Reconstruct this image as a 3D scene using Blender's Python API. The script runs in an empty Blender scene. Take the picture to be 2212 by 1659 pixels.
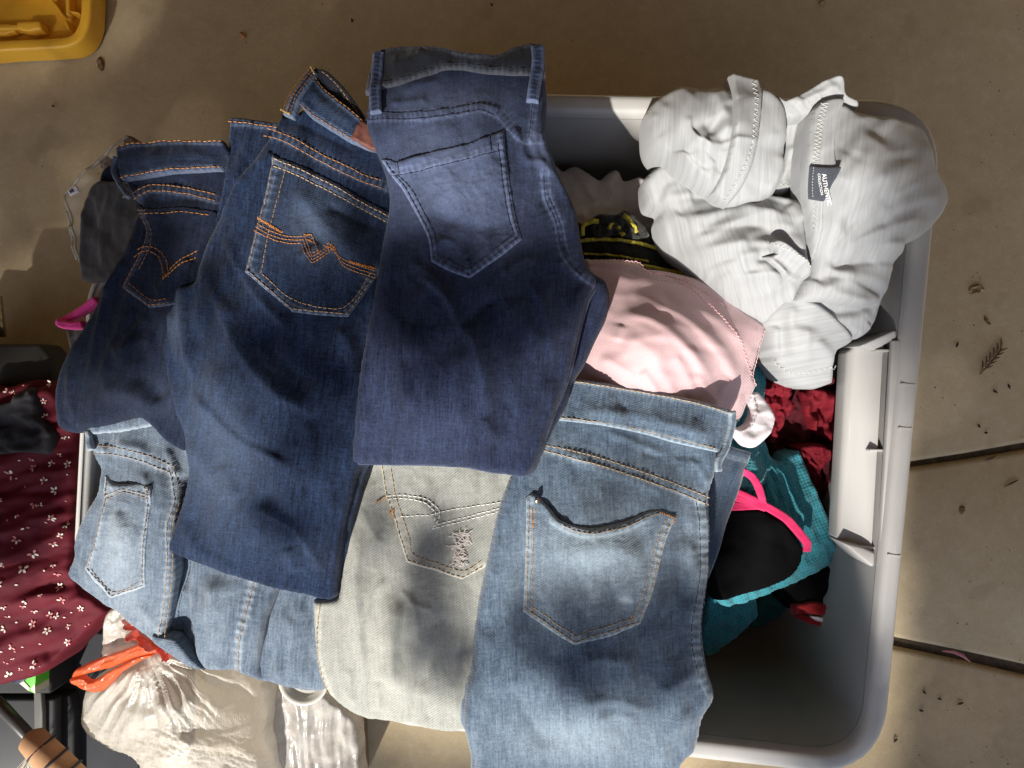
import bpy, math, random
import numpy as np
from mathutils import Vector
S = bpy.context.scene
COL = S.collection
rnd = random.Random(7)
R = math.radians

# ---------------------------------------------------------------- camera, light, exposure
HC = 1.22                                   # height of the phone above the concrete
cam = bpy.data.cameras.new('camera'); cam.lens = 26; cam.sensor_width = 36; cam.clip_start = .02; cam.clip_end = 500
camo = bpy.data.objects.new('camera', cam); COL.objects.link(camo); camo.location = (0, 0, HC); S.camera = camo
SUN_EL, SUN_AZ = R(43), R(24)               # sun low through the garage door, a little from the left
SUN = Vector((-math.sin(SUN_AZ)*math.cos(SUN_EL), -math.cos(SUN_AZ)*math.cos(SUN_EL), math.sin(SUN_EL)))
sl = bpy.data.lights.new('sun', 'SUN'); sl.energy = 4.6; sl.angle = R(.9); sl.color = (1, .95, .87)
slo = bpy.data.objects.new('sun', sl); COL.objects.link(slo); slo.rotation_euler = (-SUN).to_track_quat('-Z', 'Y').to_euler(); slo.location = SUN*6
w = bpy.data.worlds.new('World'); S.world = w; w.use_nodes = True
nt = w.node_tree; nt.nodes.clear()
sk = nt.nodes.new('ShaderNodeTexSky'); sk.sky_type = 'NISHITA'; sk.sun_disc = False; sk.sun_elevation = SUN_EL; sk.sun_rotation = math.pi + SUN_AZ
bg = nt.nodes.new('ShaderNodeBackground'); bg.inputs[1].default_value = .09
wo = nt.nodes.new('ShaderNodeOutputWorld'); nt.links.new(sk.outputs[0], bg.inputs[0]); nt.links.new(bg.outputs[0], wo.inputs[0])
S.view_settings.view_transform = 'Standard'; S.view_settings.look = 'None'; S.view_settings.gamma = 1
S.view_settings.exposure = .80
S.cycles.use_denoising = True
S.cycles.max_bounces = 8; S.cycles.diffuse_bounces = 4; S.cycles.transparent_max_bounces = 12

# ---------------------------------------------------------------- helpers
K = 36/26/2212
def W(P, z):
    """photo-plan coordinates (2212 x 1659 grid) at height z -> metres"""
    P = np.asarray(P, float); z = np.asarray(z, float)*np.ones(len(P))
    k = K*(HC-z)
    return np.stack([(P[:,0]-1106)*k, (829.5-P[:,1])*k, z], 1)
def W1(x, y, z): return Vector(W([(x, y)], z)[0])

def spline(pts, closed=True, n=8):
    """Catmull-Rom through pts; a third value 1 marks a sharp corner"""
    P = np.array([p[:2] for p in pts], float); c = [len(p) > 2 and p[2] for p in pts]
    N = len(P); T = np.zeros_like(P)
    for i in range(N):
        if c[i]: continue
        a, b = (P[(i-1) % N], P[(i+1) % N]) if closed else (P[max(i-1,0)], P[min(i+1,N-1)])
        l1 = np.linalg.norm(P[i]-a)+1e-6; l2 = np.linalg.norm(b-P[i])+1e-6
        d = (b-a)/(l1+l2); T[i] = d*min(l1, l2)
    out = []
    for i in range(N if closed else N-1):
        j = (i+1) % N; t = np.linspace(0, 1, n, endpoint=False)[:,None]
        h1 = 2*t**3-3*t**2+1; h2 = t**3-2*t**2+t; h3 = -2*t**3+3*t**2; h4 = t**3-t**2
        m0 = T[i] if not c[i] else (P[j]-P[i])*.9; m1 = T[j] if not c[j] else (P[j]-P[i])*.9
        out.append(h1*P[i]+h2*m0+h3*P[j]+h4*m1)
    out = np.concatenate(out)
    if not closed: out = np.vstack([out, P[-1]])
    return out

def pdist(P, L, closed=False):
    """distance, arc length, side and nearest point of P to polyline L"""
    n = len(P); D = np.full(n, 1e9); A = np.zeros(n); Sd = np.zeros(n); Q = np.zeros((n,2)); s = 0.
    m = len(L) if closed else len(L)-1
    for i in range(m):
        a = L[i]; b = L[(i+1) % len(L)]; e = b-a; l2 = e@e
        if l2 < 1e-12: continue
        v = P-a; t = np.clip(v@e/l2, 0, 1); q = a+t[:,None]*e; r = P-q; d = np.hypot(r[:,0], r[:,1])
        k = d < D; l = math.sqrt(l2)
        D[k] = d[k]; A[k] = s+t[k]*l; Sd[k] = np.sign(e[0]*r[k,1]-e[1]*r[k,0]); Q[k] = q[k]; s += l
    return D, A, Sd, Q, s

def inside(P, L):
    r = np.zeros(len(P), bool); x, y = P[:,0], P[:,1]
    a = L; b = np.roll(L, -1, 0)
    for (x1,y1),(x2,y2) in zip(a, b):
        if y1 == y2: continue
        k = (y1 > y) != (y2 > y); r ^= k & (x < (x2-x1)*(y-y1)/(y2-y1)+x1)
    return r

_G = {}
def perlin(x, y, seed=0):
    if seed not in _G:
        g = np.random.RandomState(seed); a = g.rand(64,64)*2*np.pi; _G[seed] = (np.cos(a), np.sin(a))
    gx, gy = _G[seed]; xi = np.floor(x).astype(int); yi = np.floor(y).astype(int); fx = x-xi; fy = y-yi
    u = fx*fx*fx*(fx*(fx*6-15)+10); v = fy*fy*fy*(fy*(fy*6-15)+10)
    def g(i, j): return gx[(xi+i)%64,(yi+j)%64]*(fx-i)+gy[(xi+i)%64,(yi+j)%64]*(fy-j)
    return ((g(0,0)*(1-u)+g(1,0)*u)*(1-v)+(g(0,1)*(1-u)+g(1,1)*u)*v)*1.5

RG, NG, CL = 2.0, 1.3, .30
class Field:
    """height of a cloth over the plan: smooth carrier + folds + raised seams + wrinkles"""
    def __init__(s, ctrl, ridges=(), seams=(), noise=(), seed=1, fade=()):
        c = np.array(ctrl, float); s.c = c[:,:2]/1000; n = len(c)
        def U(r): return np.where(r > 1e-9, r*r*np.log(r+1e-12), 0)
        s.U = U; d = np.linalg.norm(s.c[:,None]-s.c[None], axis=2)
        if n >= 3:
            Km = U(d)+np.eye(n)*1e-3; Pm = np.hstack([np.ones((n,1)), s.c])
            A = np.block([[Km, Pm],[Pm.T, np.zeros((3,3))]])
            s.w = np.linalg.lstsq(A, np.concatenate([c[:,2], np.zeros(3)]), rcond=None)[0]
        else: s.w = None; s.z0 = c[:,2].mean()
        s.ridges = [(spline(r[0], False, 6) if len(r[0]) > 2 else np.array(r[0], float), *r[1:]) for r in ridges]
        s.seams = [(spline(r[0], False, 6) if len(r[0]) > 2 else np.array(r[0], float), *r[1:]) for r in seams]
        s.noise = noise; s.seed = seed; s.fade = fade
    def base(s, P):
        if s.w is None: return np.full(len(P), s.z0)
        q = P/1000; d = np.linalg.norm(q[:,None]-s.c[None], axis=2); n = len(s.c)
        return s.U(d)@s.w[:n]+s.w[n]+q@s.w[n+1:]
    def detail(s, P):
        z = np.zeros(len(P))
        for r in s.ridges:
            L, amp, wd = r[:3]; amp = math.copysign(min(RG*abs(amp), CL*wd), amp); asym = r[3] if len(r) > 3 else 0
            lo = L.min(0)-3.2*wd; hi = L.max(0)+3.2*wd
            k = np.where(((P >= lo) & (P <= hi)).all(1))[0]
            if not len(k): continue
            d, a, sd, _, T = pdist(P[k], L)
            t = a/T; env = np.clip(np.minimum(t, 1-t)*5, 0, 1); env = env*env*(3-2*env)*(.88+.12*np.sin(a/wd*.7))
            ww = np.where(sd*asym > 0, wd*(1-.72*abs(asym)), wd)
            z[k] += amp/1000*env*(1/(1+(d/ww)**2)**1.6)
        for r in s.seams:
            L, hw, h, pk, lam = r[:5]; one = r[5] if len(r) > 5 else 0
            k = np.where(((P >= L.min(0)-3*hw-6) & (P <= L.max(0)+3*hw+6)).all(1))[0]
            if not len(k): continue
            d, a, sd, _, T = pdist(P[k], L)
            band = 1/(1+np.exp((d-hw)/1.6))
            if one: band = np.where(sd*one > 0, 1/(1+np.exp((d-hw*2)/1.6)), 1/(1+np.exp((d)/1.2)))*1.0
            ph = a/lam*2*np.pi+2.2*perlin(a/(lam*3), a*0+s.seed, 5)
            b2 = np.exp(-(d/(hw*1.9))**2)
            z[k] += h/1000*band+pk/1000*b2*np.sin(ph)*(.6+.5*perlin(a/(lam*2.3), a*0+.5, 6))
        for i, nn in enumerate(s.noise):
            sx, sy, ang, amp = nn[:4]; kind = nn[4] if len(nn) > 4 else 0
            c, sn = math.cos(R(ang)), math.sin(R(ang))
            u = (P[:,0]*c+P[:,1]*sn)/sx; v = (-P[:,0]*sn+P[:,1]*c)/sy
            u2 = u+.35*perlin(u*1.3+9, v*1.3, 11); v2 = v+.35*perlin(u*1.3, v*1.3+5, 12)
            n = perlin(u2, v2, s.seed*7+i)
            if kind == 1: n = 1-2.2*np.abs(n); n = np.maximum(n, 0)**2
            if kind == 2: n = np.abs(n)
            if kind == 3:
                ui = np.floor(u); vi = np.floor(v); best = np.full(len(P), 9.)
                for du in (-1,0,1):
                    for dv in (-1,0,1):
                        hx = np.sin((ui+du)*127.1+(vi+dv)*311.7+s.seed)*43758.5453; hy = np.sin((ui+du)*269.5+(vi+dv)*183.3+s.seed)*43758.5453
                        best = np.minimum(best, np.hypot(ui+du+(hx-np.floor(hx))-u, vi+dv+(hy-np.floor(hy))-v))
                n = best-.5
            z += NG*amp/1000*n
        return z
    def wear(s, P):
        q = np.zeros(len(P))
        for r in s.seams:
            L, hw, h, pk, lam = r[:5]
            k = np.where(((P >= L.min(0)-3*hw-6) & (P <= L.max(0)+3*hw+6)).all(1))[0]
            if not len(k): continue
            d, a, sd, _, T = pdist(P[k], L)
            ph = a/lam*2*np.pi+2.2*perlin(a/(lam*3), a*0+s.seed, 5)
            q[k] += np.exp(-(d/(hw*1.6))**2)*(.04+.34*np.maximum(0, np.sin(ph)))*min(1, .3+pk)
            q[k] += .24*np.exp(-((d-hw)/2.0)**2)
        for (x, y, rx, ry, ang, amt) in s.fade:
            c, sn = math.cos(R(ang)), math.sin(R(ang)); dx = P[:,0]-x; dy = P[:,1]-y
            q += amt*np.exp(-((dx*c+dy*sn)/rx)**2-((-dx*sn+dy*c)/ry)**2)
        return q
    def __call__(s, P): return s.base(P)+s.detail(P)
class Over:
    """the same height with extra detail on top (pockets, bands)"""
    def __init__(s, f, off=0., ridges=(), seams=(), noise=(), seed=3, fade=()):
        s.f = f; s.off = off; s.x = Field([(0,0,0)], ridges, seams, noise, seed, fade)
    def base(s, P): return s.f.base(P)
    def detail(s, P): return s.f.detail(P)+s.off+s.x.detail(P)
    def wear(s, P): return np.maximum(s.f.wear(P)*.0, s.x.wear(P))+(s.f.fadeonly(P) if hasattr(s.f,'fadeonly') else 0)
    def __call__(s, P): return s.base(P)+s.detail(P)
def _fo(s, P):
    q = np.zeros(len(P))
    for (x, y, rx, ry, ang, amt) in s.fade:
        c, sn = math.cos(R(ang)), math.sin(R(ang)); dx = P[:,0]-x; dy = P[:,1]-y
        q += amt*np.exp(-((dx*c+dy*sn)/rx)**2-((-dx*sn+dy*c)/ry)**2)
    return q
Field.fadeonly = _fo

def root_loc(o):
    while o.parent: o = o.parent
    return np.array(o.location)
def link_mesh(name, V, F, mat, parent=None, smooth=True, uv=None, wear=None):
    me = bpy.data.meshes.new(name); V = np.asarray(V, float)
    if parent is not None: V = V-root_loc(parent)
    me.from_pydata(V.tolist(), [], F if isinstance(F, list) else F.tolist())
    if smooth: me.polygons.foreach_set('use_smooth', np.ones(len(me.polygons), bool))
    if uv is not None:
        l = me.uv_layers.new(name='UVMap'); idx = np.zeros(len(me.loops), int); me.loops.foreach_get('vertex_index', idx)
        l.data.foreach_set('uv', uv[idx].astype(np.float32).ravel())
    if wear is not None:
        a = me.attributes.new('wear', 'FLOAT', 'POINT'); a.data.foreach_set('value', wear.astype(np.float32))
    if mat: me.materials.append(mat)
    me.update()
    o = bpy.data.objects.new(name, me); COL.objects.link(o)
    if parent is not None: o.parent = parent
    return o
def thing(name, label, cat, loc, group=None):
    o = bpy.data.objects.new(name, None); COL.objects.link(o); o.location = loc; o.empty_display_size = .03
    o['label'] = label; o['category'] = cat
    if group: o['group'] = group
    return o
def tag(o, label, cat, group=None):
    o['label'] = label; o['category'] = cat
    if group: o['group'] = group
    return o

def sheet(name, outline, field, mat, parent=None, step=4., edge=(10, .004), skirt=.008, ang=0., off=0., raw=False, edgewear=0., inset=0.003, hem=None):
    """a piece of cloth: fine quad grid inside an outline, rolled edge, a skirt of cloth going down behind it"""
    L = np.asarray(outline, float) if raw else spline(outline)
    lo = L.min(0)-step; nx, ny = (np.ceil((L.max(0)+step-lo)/step)).astype(int)
    gx, gy = np.meshgrid(np.arange(nx+1), np.arange(ny+1)); G = np.stack([lo[0]+gx.ravel()*step, lo[1]+gy.ravel()*step], 1)
    C = np.stack([lo[0]+(np.arange(nx)[None,:]+.5+np.zeros((ny,1))).ravel()*step, lo[1]+(np.arange(ny)[:,None]+.5+np.zeros((1,nx))).ravel()*step], 1)
    k = np.where(inside(C, L))[0]; i = k % nx; j = k//nx; a = j*(nx+1)+i
    Q = np.stack([a, a+nx+1, a+nx+2, a+1], 1)
    used, inv = np.unique(Q, return_inverse=True); Q = inv.reshape(-1, 4); P = G[used]
    E = np.concatenate([Q[:,[0,1]], Q[:,[1,2]], Q[:,[2,3]], Q[:,[3,0]]]); key = np.sort(E, 1)
    _, ix, cnt = np.unique(key[:,0]*10**7+key[:,1], return_index=True, return_counts=True)
    BE = E[ix[cnt == 1]]; bv = np.unique(BE)
    d, _, _, q, _ = pdist(P, L, True)
    P[bv] = q[bv]; d[bv] = 0
    zb = field.base(P)+off; dt = field.detail(P)
    r, h = edge; t = np.clip(d/r, 0, 1)
    z = zb+dt-h*(1-np.sqrt(1-(1-t)**2))
    X = W(P, zb); X[:,2] = z
    wr = field.wear(P) if hasattr(field, 'wear') else np.zeros(len(P))
    if edgewear: wr = wr+.75*edgewear*np.exp(-(d/3.)**2)
    # skirt
    m = {int(v): len(P)+n for n, v in enumerate(bv)}
    cen = P.mean(0); Xs = X[bv].copy(); Xs[:,2] -= skirt
    F = Q.tolist()+[[int(e[1]), int(e[0]), m[int(e[0])], m[int(e[1])]] for e in BE]
    X2 = np.vstack([X, Xs]); P2 = np.vstack([P, P[bv]]); wr2 = np.concatenate([wr, wr[bv]])
    c, s_ = math.cos(R(ang)), math.sin(R(ang))
    uv = np.stack([P2[:,0]*c+P2[:,1]*s_, -P2[:,0]*s_+P2[:,1]*c], 1)/1000
    return link_mesh(name, X2, F, mat, parent, True, uv, wr2)

def resample(L, step):
    d = np.concatenate([[0], np.cumsum(np.hypot(*np.diff(L, axis=0).T))]); n = max(2, int(d[-1]/step)+1)
    s = np.linspace(0, d[-1], n); return np.stack([np.interp(s, d, L[:,0]), np.interp(s, d, L[:,1])], 1)
def zigzag(pts, amp, lam):
    L = resample(spline(pts, False) if len(pts) > 2 else np.array(pts, float), lam/2)
    t = np.gradient(L, axis=0); t /= np.hypot(*t.T)[:,None]+1e-9
    return L+np.stack([-t[:,1], t[:,0]], 1)*(amp*np.where(np.arange(len(L)) % 2, 1, -1))[:,None]
def stitches(lines, field, mat, parent, off=.0006, name='stitching', dash=8., gap=3., w=2.6, h=.0007, jit=.5):
    """sewing thread: one short raised dash after another, joined into one part"""
    V, F = [], []
    for ln in lines:
        raw = isinstance(ln, np.ndarray)
        L = ln if raw else (spline(ln, False) if len(ln) > 2 else np.array([p[:2] for p in ln], float))
        d = np.concatenate([[0], np.cumsum(np.hypot(*np.diff(L, axis=0).T))]); s = 0.
        while s < d[-1]-2:
            e = min(s+dash, d[-1]); ss = np.array([s, (s+e)/2, e])
            p = np.stack([np.interp(ss, d, L[:,0]), np.interp(ss, d, L[:,1])], 1)+np.array([rnd.uniform(-jit,jit), rnd.uniform(-jit,jit)])
            t = p[-1]-p[0]; t = t/(np.hypot(*t)+1e-9); nrm = np.array([-t[1], t[0]])
            zz = field(p)+off; zb = field.base(p); b = len(V)
            for q in range(3):
                hh = h*(1 if q == 1 else .45)
                ww = w/2*(1 if q == 1 else .75)
                for sd, up in ((-1, -.3), (0, 1), (1, -.3)):
                    x = W([p[q]+nrm*sd*ww], zb[q])[0]; x[2] = zz[q]+hh*up; V.append(x)
            for q in range(2):
                o = b+q*3
                F += [[o, o+1, o+4, o+3], [o+1, o+2, o+5, o+4]]
            F += [[b, b+2, b+1], [b+6, b+7, b+8]]
            s += dash+gap
    o = link_mesh(name, V, F, mat, parent, False); o['kind'] = 'stuff'; return o

def tube(name, pts3, rad, mat, parent=None, n=8, cap=True, flat=1.):
    P = np.array(pts3, float); N = len(P); rad = np.asarray(rad)*np.ones(N); V = []; F = []
    T = np.gradient(P, axis=0); T /= np.linalg.norm(T, axis=1)[:,None]+1e-9
    up = np.array([0,0,1.])
    for i in range(N):
        a = np.cross(T[i], up); 
        if np.linalg.norm(a) < 1e-3: a = np.array([1.,0,0])
        a /= np.linalg.norm(a); b = np.cross(a, T[i])
        for k in range(n):
            t = 2*np.pi*k/n; V.append(P[i]+rad[i]*(a*math.cos(t)+b*math.sin(t)*flat))
    for i in range(N-1):
        for k in range(n): F.append([i*n+k, i*n+(k+1)%n, (i+1)*n+(k+1)%n, (i+1)*n+k])
    if cap: F.append(list(range(n))[::-1]); F.append([(N-1)*n+k for k in range(n)])
    return link_mesh(name, V, F, mat, parent)
def ribbon(name, pts, wpx, field, mat, parent=None, off=.002, **kw):
    """flat strap along a plan polyline"""
    L = resample(spline(pts, False), 6); t = np.gradient(L, axis=0); t /= np.hypot(*t.T)[:,None]+1e-9
    nr = np.stack([-t[:,1], t[:,0]], 1); w_ = np.interp(np.linspace(0,1,len(L)), np.linspace(0,1,len(wpx)), wpx)[:,None] if hasattr(wpx,'__len__') else wpx
    O = np.vstack([L+nr*w_/2, (L-nr*w_/2)[::-1]])
    return sheet(name, O, field, mat, parent, off=off, raw=True, **kw)
def prism(name, poly, zt, zb, mat, parent=None, bev=0., inset=0.):
    """solid with a plan outline (photo-plan coordinates at zt)"""
    P = np.array([p[:2] for p in poly], float); n = len(P); c = P.mean(0)
    zt_ = np.asarray(zt, float)*np.ones(n)
    T = W(P, float(np.mean(zt_))); T[:,2] = zt_; B = T.copy(); B[:,2] = zb
    if inset: cc = T.mean(0); B[:,:2] = cc[:2]+(T[:,:2]-cc[:2])*(1-inset)
    F = [list(range(n)), [n+i for i in range(n)][::-1]]+[[i, n+i, n+(i+1)%n, (i+1)%n] for i in range(n)]
    o = link_mesh(name, np.vstack([T, B]), F, mat, parent, False)
    import bmesh as bm_
    bm = bm_.new(); bm.from_mesh(o.data); bm_.ops.recalc_face_normals(bm, faces=bm.faces)
    if bev: bm_.ops.bevel(bm, geom=bm.edges[:], offset=bev, segments=3, affect='EDGES', profile=.5)
    bm.to_mesh(o.data); bm.free()
    if bev: o.data.polygons.foreach_set('use_smooth', np.ones(len(o.data.polygons), bool))
    return o
def box(name, lo, hi, mat, parent=None):
    (x0,y0,z0),(x1,y1,z1) = lo, hi
    V = [(x0,y0,z0),(x1,y0,z0),(x1,y1,z0),(x0,y1,z0),(x0,y0,z1),(x1,y0,z1),(x1,y1,z1),(x0,y1,z1)]
    return link_mesh(name, V, [[3,2,1,0],[4,5,6,7],[0,1,5,4],[1,2,6,5],[2,3,7,6],[3,0,4,7]], mat, parent, False)

# ---------------------------------------------------------------- materials
class N:
    """tiny node builder"""
    def __init__(s, name):
        s.m = bpy.data.materials.new(name); s.m.use_nodes = True; s.t = s.m.node_tree; s.p = s.t.nodes['Principled BSDF']; s.out = s.t.nodes['Material Output']
    def n(s, kind, **kw):
        o = s.t.nodes.new('ShaderNode'+kind)
        for k, v in kw.items(): setattr(o, k, v)
        return o
    def l(s, a, b): s.t.links.new(a, b)
    def coord(s, scale=(1,1,1), src='UV', rot=0):
        t = s.n('TexCoord'); m = s.n('Mapping'); m.inputs['Scale'].default_value = scale; m.inputs['Rotation'].default_value = (0,0,rot)
        s.l(t.outputs[src], m.inputs[0]); return m.outputs[0]
    def noise(s, vec, scale=1, detail=3, rough=.55, dist=0.):
        o = s.n('TexNoise'); o.inputs['Scale'].default_value = scale; o.inputs['Detail'].default_value = detail; o.inputs['Roughness'].default_value = rough; o.inputs['Distortion'].default_value = dist
        s.l(vec, o.inputs['Vector']); return o.outputs['Fac']
    def math(s, op, a, b=None, clamp=False):
        o = s.n('Math', operation=op, use_clamp=clamp)
        for i, v in enumerate((a, b)):
            if v is None: continue
            if isinstance(v, (int, float)): o.inputs[i].default_value = v
            else: s.l(v, o.inputs[i])
        return o.outputs[0]
    def ramp(s, fac, stops):
        o = s.n('ValToRGB'); e = o.color_ramp.elements
        while len(e) < len(stops): e.new(.5)
        for el, (p, c) in zip(e, stops): el.position = p; el.color = (*c, 1) if len(c) == 3 else c
        s.l(fac, o.inputs[0]); return o.outputs[0]
    def mix(s, fac, a, b, mode='MIX'):
        o = s.n('Mix', data_type='RGBA', blend_type=mode)
        for i, v in ((0, fac), (6, a), (7, b)):
            if isinstance(v, (int, float)): o.inputs[i].default_value = v
            elif isinstance(v, tuple): o.inputs[i].default_value = (*v, 1)
            else: s.l(v, o.inputs[i])
        return o.outputs[2]
    def bump(s, h, strength=.3, dist=.001, prev=None):
        o = s.n('Bump'); o.inputs['Strength'].default_value = strength; o.inputs['Distance'].default_value = dist
        s.l(h, o.inputs['Height'])
        if prev is not None: s.l(prev, o.inputs['Normal'])
        return o.outputs[0]
    def set(s, **kw):
        for k, v in kw.items():
            k = k.replace('_', ' ')
            if isinstance(v, tuple): v = (*v, 1)
            if isinstance(v, (int, float)) or isinstance(v, tuple): s.p.inputs[k].default_value = v
            else: s.l(v, s.p.inputs[k])
        return s.m

def denim(name, dark, light, streak=.5, twill=.25, wearc=None, mottle=.3, bumpk=.35, sheen=.25):
    b = N(name)
    fine = b.noise(b.coord((260, 26, 1)), 1, 5, .72)
    cross = b.noise(b.coord((30, 230, 1)), 1, 4, .65)
    grain = b.noise(b.coord((170, 170, 1)), 1, 5, .75)
    big = b.noise(b.coord((7, 5, 1)), 1, 4, .6)
    slub = b.noise(b.coord((110, 7, 1)), 1, 4, .65)
    wv = b.n('TexWave', wave_type='BANDS', bands_direction='DIAGONAL'); wv.inputs['Scale'].default_value = 70; wv.inputs['Distortion'].default_value = 1.2; wv.inputs['Detail'].default_value = 1; wv.inputs['Detail Scale'].default_value = 2
    b.l(b.coord((1.0, 1.7, 1)), wv.inputs['Vector'])
    at = b.n('Attribute', attribute_name='wear', attribute_type='GEOMETRY')
    f = b.math('MULTIPLY', b.math('SUBTRACT', fine, .5), 2.9*streak)
    f = b.math('ADD', f, b.math('MULTIPLY', b.math('SUBTRACT', grain, .5), 2.3*streak))
    f = b.math('ADD', f, b.math('MULTIPLY', b.math('SUBTRACT', cross, .5), 1.3*streak))
    f = b.math('ADD', f, b.math('MULTIPLY', b.math('SUBTRACT', slub, .5), 1.5*streak))
    f = b.math('ADD', f, b.math('MULTIPLY', b.math('SUBTRACT', wv.outputs['Fac'], .5), twill))
    f = b.math('ADD', f, b.math('MULTIPLY', b.math('SUBTRACT', big, .5), mottle*2))
    f = b.math('ADD', f, .34)
    wn = b.math('MULTIPLY', at.outputs['Fac'], b.math('ADD', b.math('MULTIPLY', grain, 1.1), .45))
    f = b.math('ADD', f, wn, True)
    mid = tuple(.62*d+.38*l for d, l in zip(dark, light))
    col = b.ramp(f, [(0, dark), (.42, mid), (1, light)])
    if wearc: col = b.mix(b.math('MULTIPLY', wn, .75, True), col, wearc)
    hgt = b.math('ADD', b.math('MULTIPLY', fine, .8), b.math('ADD', b.math('MULTIPLY', grain, .8), b.math('MULTIPLY', wv.outputs['Fac'], .4)))
    return b.set(Base_Color=col, Roughness=.9, Specular_IOR_Level=.15, Normal=b.bump(hgt, bumpk, .0012), Sheen_Weight=sheen, Sheen_Roughness=.5)
def cloth(name, c, var=.12, rough=.85, scale=(200,200,1), bumpk=.25, sheen=.2, c2=None, trans=0.):
    b = N(name); g = b.noise(b.coord(scale), 1, 4, .65); big = b.noise(b.coord((9,9,1)), 1, 3)
    f = b.math('ADD', b.math('MULTIPLY', g, .7), b.math('MULTIPLY', big, .3))
    lo = tuple(x*(1-var*2) for x in c); hi = c2 or tuple(min(1, x*(1+var*2)) for x in c)
    m = b.set(Base_Color=b.ramp(f, [(.25, lo), (.75, hi)]), Roughness=rough, Specular_IOR_Level=.2, Normal=b.bump(g, bumpk, .001), Sheen_Weight=sheen)
    if trans: thin(b, trans, c)
    return m
def thin(b, k, c):
    tr = b.n('BsdfTranslucent'); tr.inputs[0].default_value = (*c, 1); mx = b.n('MixShader'); mx.inputs[0].default_value = k
    b.l(b.p.outputs[0], mx.inputs[1]); b.l(tr.outputs[0], mx.inputs[2]); b.l(mx.outputs[0], b.out.inputs[0])
def plain(name, c, rough=.5, spec=.5, var=.06, sc=40, metal=0., bumpk=0.):
    b = N(name); g = b.noise(b.coord((sc,sc,sc), 'Object'), 1, 4, .6)
    m = b.set(Base_Color=b.ramp(g, [(.3, tuple(x*(1-var) for x in c)), (.7, tuple(min(1, x*(1+var)) for x in c))]), Roughness=rough, Specular_IOR_Level=spec, Metallic=metal)
    if bumpk: b.l(b.bump(g, bumpk, .001), b.p.inputs['Normal'])
    return m

def leg2(shift, outline, f, mat, parent, **kw):
    """a folded leg: the top layer and the layer folded under it, showing along one side"""
    sheet('leg', outline, f, mat, parent, **kw)
    k2 = dict(kw); k2['step'] = 6.; k2['edge'] = (8, .006); k2['edgewear'] = .25
    q = [(p[0]+shift[0], p[1]+shift[1], *p[2:]) for p in outline]
    sheet('leg', q, Over(f, -shift[2] if len(shift) > 2 else -.016, noise=[(60,60,0,3)]), mat, parent, **k2)

# ---------------------------------------------------------------- the setting: concrete garage floor and the garage round it
def concrete(name, a, bcol, tint):
    b = N(name); o = (1,1,1)
    big = b.noise(b.coord((2.6,3.1,2.6), 'Object'), 1, 5, .62, .4); med = b.noise(b.coord((34,34,34), 'Object'), 1, 4, .6)
    fine = b.noise(b.coord((260,260,260), 'Object'), 1, 3, .7); bl = b.noise(b.coord((75,75,75), 'Object'), 1, 4, .6); por = b.noise(b.coord((520,520,520), 'Object'), 1, 2, .6)
    f = b.math('ADD', b.math('MULTIPLY', big, .62), b.math('ADD', b.math('MULTIPLY', med, .3), b.math('MULTIPLY', fine, .16)))
    c = b.ramp(f, [(.36, a), (.62, bcol), (.78, tint)])
    pale = b.ramp(bl, [(.52, (0,0,0)), (.68, (1,1,1))]); c = b.mix(b.math('MULTIPLY', pale, .22), c, tint)
    spots = b.noise(b.coord((11,11,11), 'Object'), 1, 2, .5); dark = b.ramp(spots, [(.66, (0,0,0)), (.74, (1,1,1))])
    c = b.mix(b.math('MULTIPLY', dark, .3), c, tuple(x*.55 for x in a))
    c = b.mix(b.math('MULTIPLY', b.ramp(por, [(.60, (0,0,0)), (.70, (1,1,1))]), .35), c, tuple(x*.45 for x in a)); c = b.mix(b.math('MULTIPLY', b.ramp(fine, [(.56, (0,0,0)), (.72, (1,1,1))]), .25), c, tuple(x*1.15 for x in tint))
    h = b.math('ADD', b.math('MULTIPLY', fine, .9), med)
    return b.set(Base_Color=c, Roughness=.72, Specular_IOR_Level=.3, Normal=b.bump(h, .25, .002))
m_conc = concrete('concrete', (.345,.265,.152), (.44,.352,.222), (.52,.438,.305))
m_dirt = plain('joint_dirt', (.075,.058,.04), .95, .1, .4, 60, bumpk=.6)
m_plaster = plain('plaster', (.36,.29,.21), .9, .1, .06, 3)
floor = box('floor', (-60,-60,-.06), (60,60,-.014), m_dirt); floor['kind'] = 'structure'
def slab(poly): 
    return prism('slab', poly, 0., -.05, m_conc, floor, bev=.009)
BIG = 100000
def fl(p): return (p[0], p[1])
slab([(-BIG,-BIG),(BIG,-BIG),(BIG,-14980),(2400,928),(2212,958),(2090,980),(1965,999),(1300,1107),(1300,BIG),(-BIG,BIG)])
slab([(1308,1116),(1965,1012),(2090,994),(2212,974),(2400,945),(BIG,-14965),(BIG,22000),(2400,1478),(2212,1437),(2080,1408),(1945,1381),(1308,1252)])
slab([(1308,1268),(1945,1402),(2080,1430),(2212,1461),(2400,1503),(BIG,22020),(BIG,BIG),(1308,BIG)])
gz = 2.55
for nm, lo, hi in (('ceiling', (-2.3,-.7,gz), (2.5,3.4,gz+.12)), ('wall_back', (-2.3,3.3,-.01), (2.5,3.4,gz)), ('wall_left', (-2.4,-.7,-.01), (-2.3,3.4,gz)), ('wall_right', (2.5,-.7,-.01), (2.6,3.4,gz))):
    o = box(nm, lo, hi, m_plaster); o['kind'] = 'structure'

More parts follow.
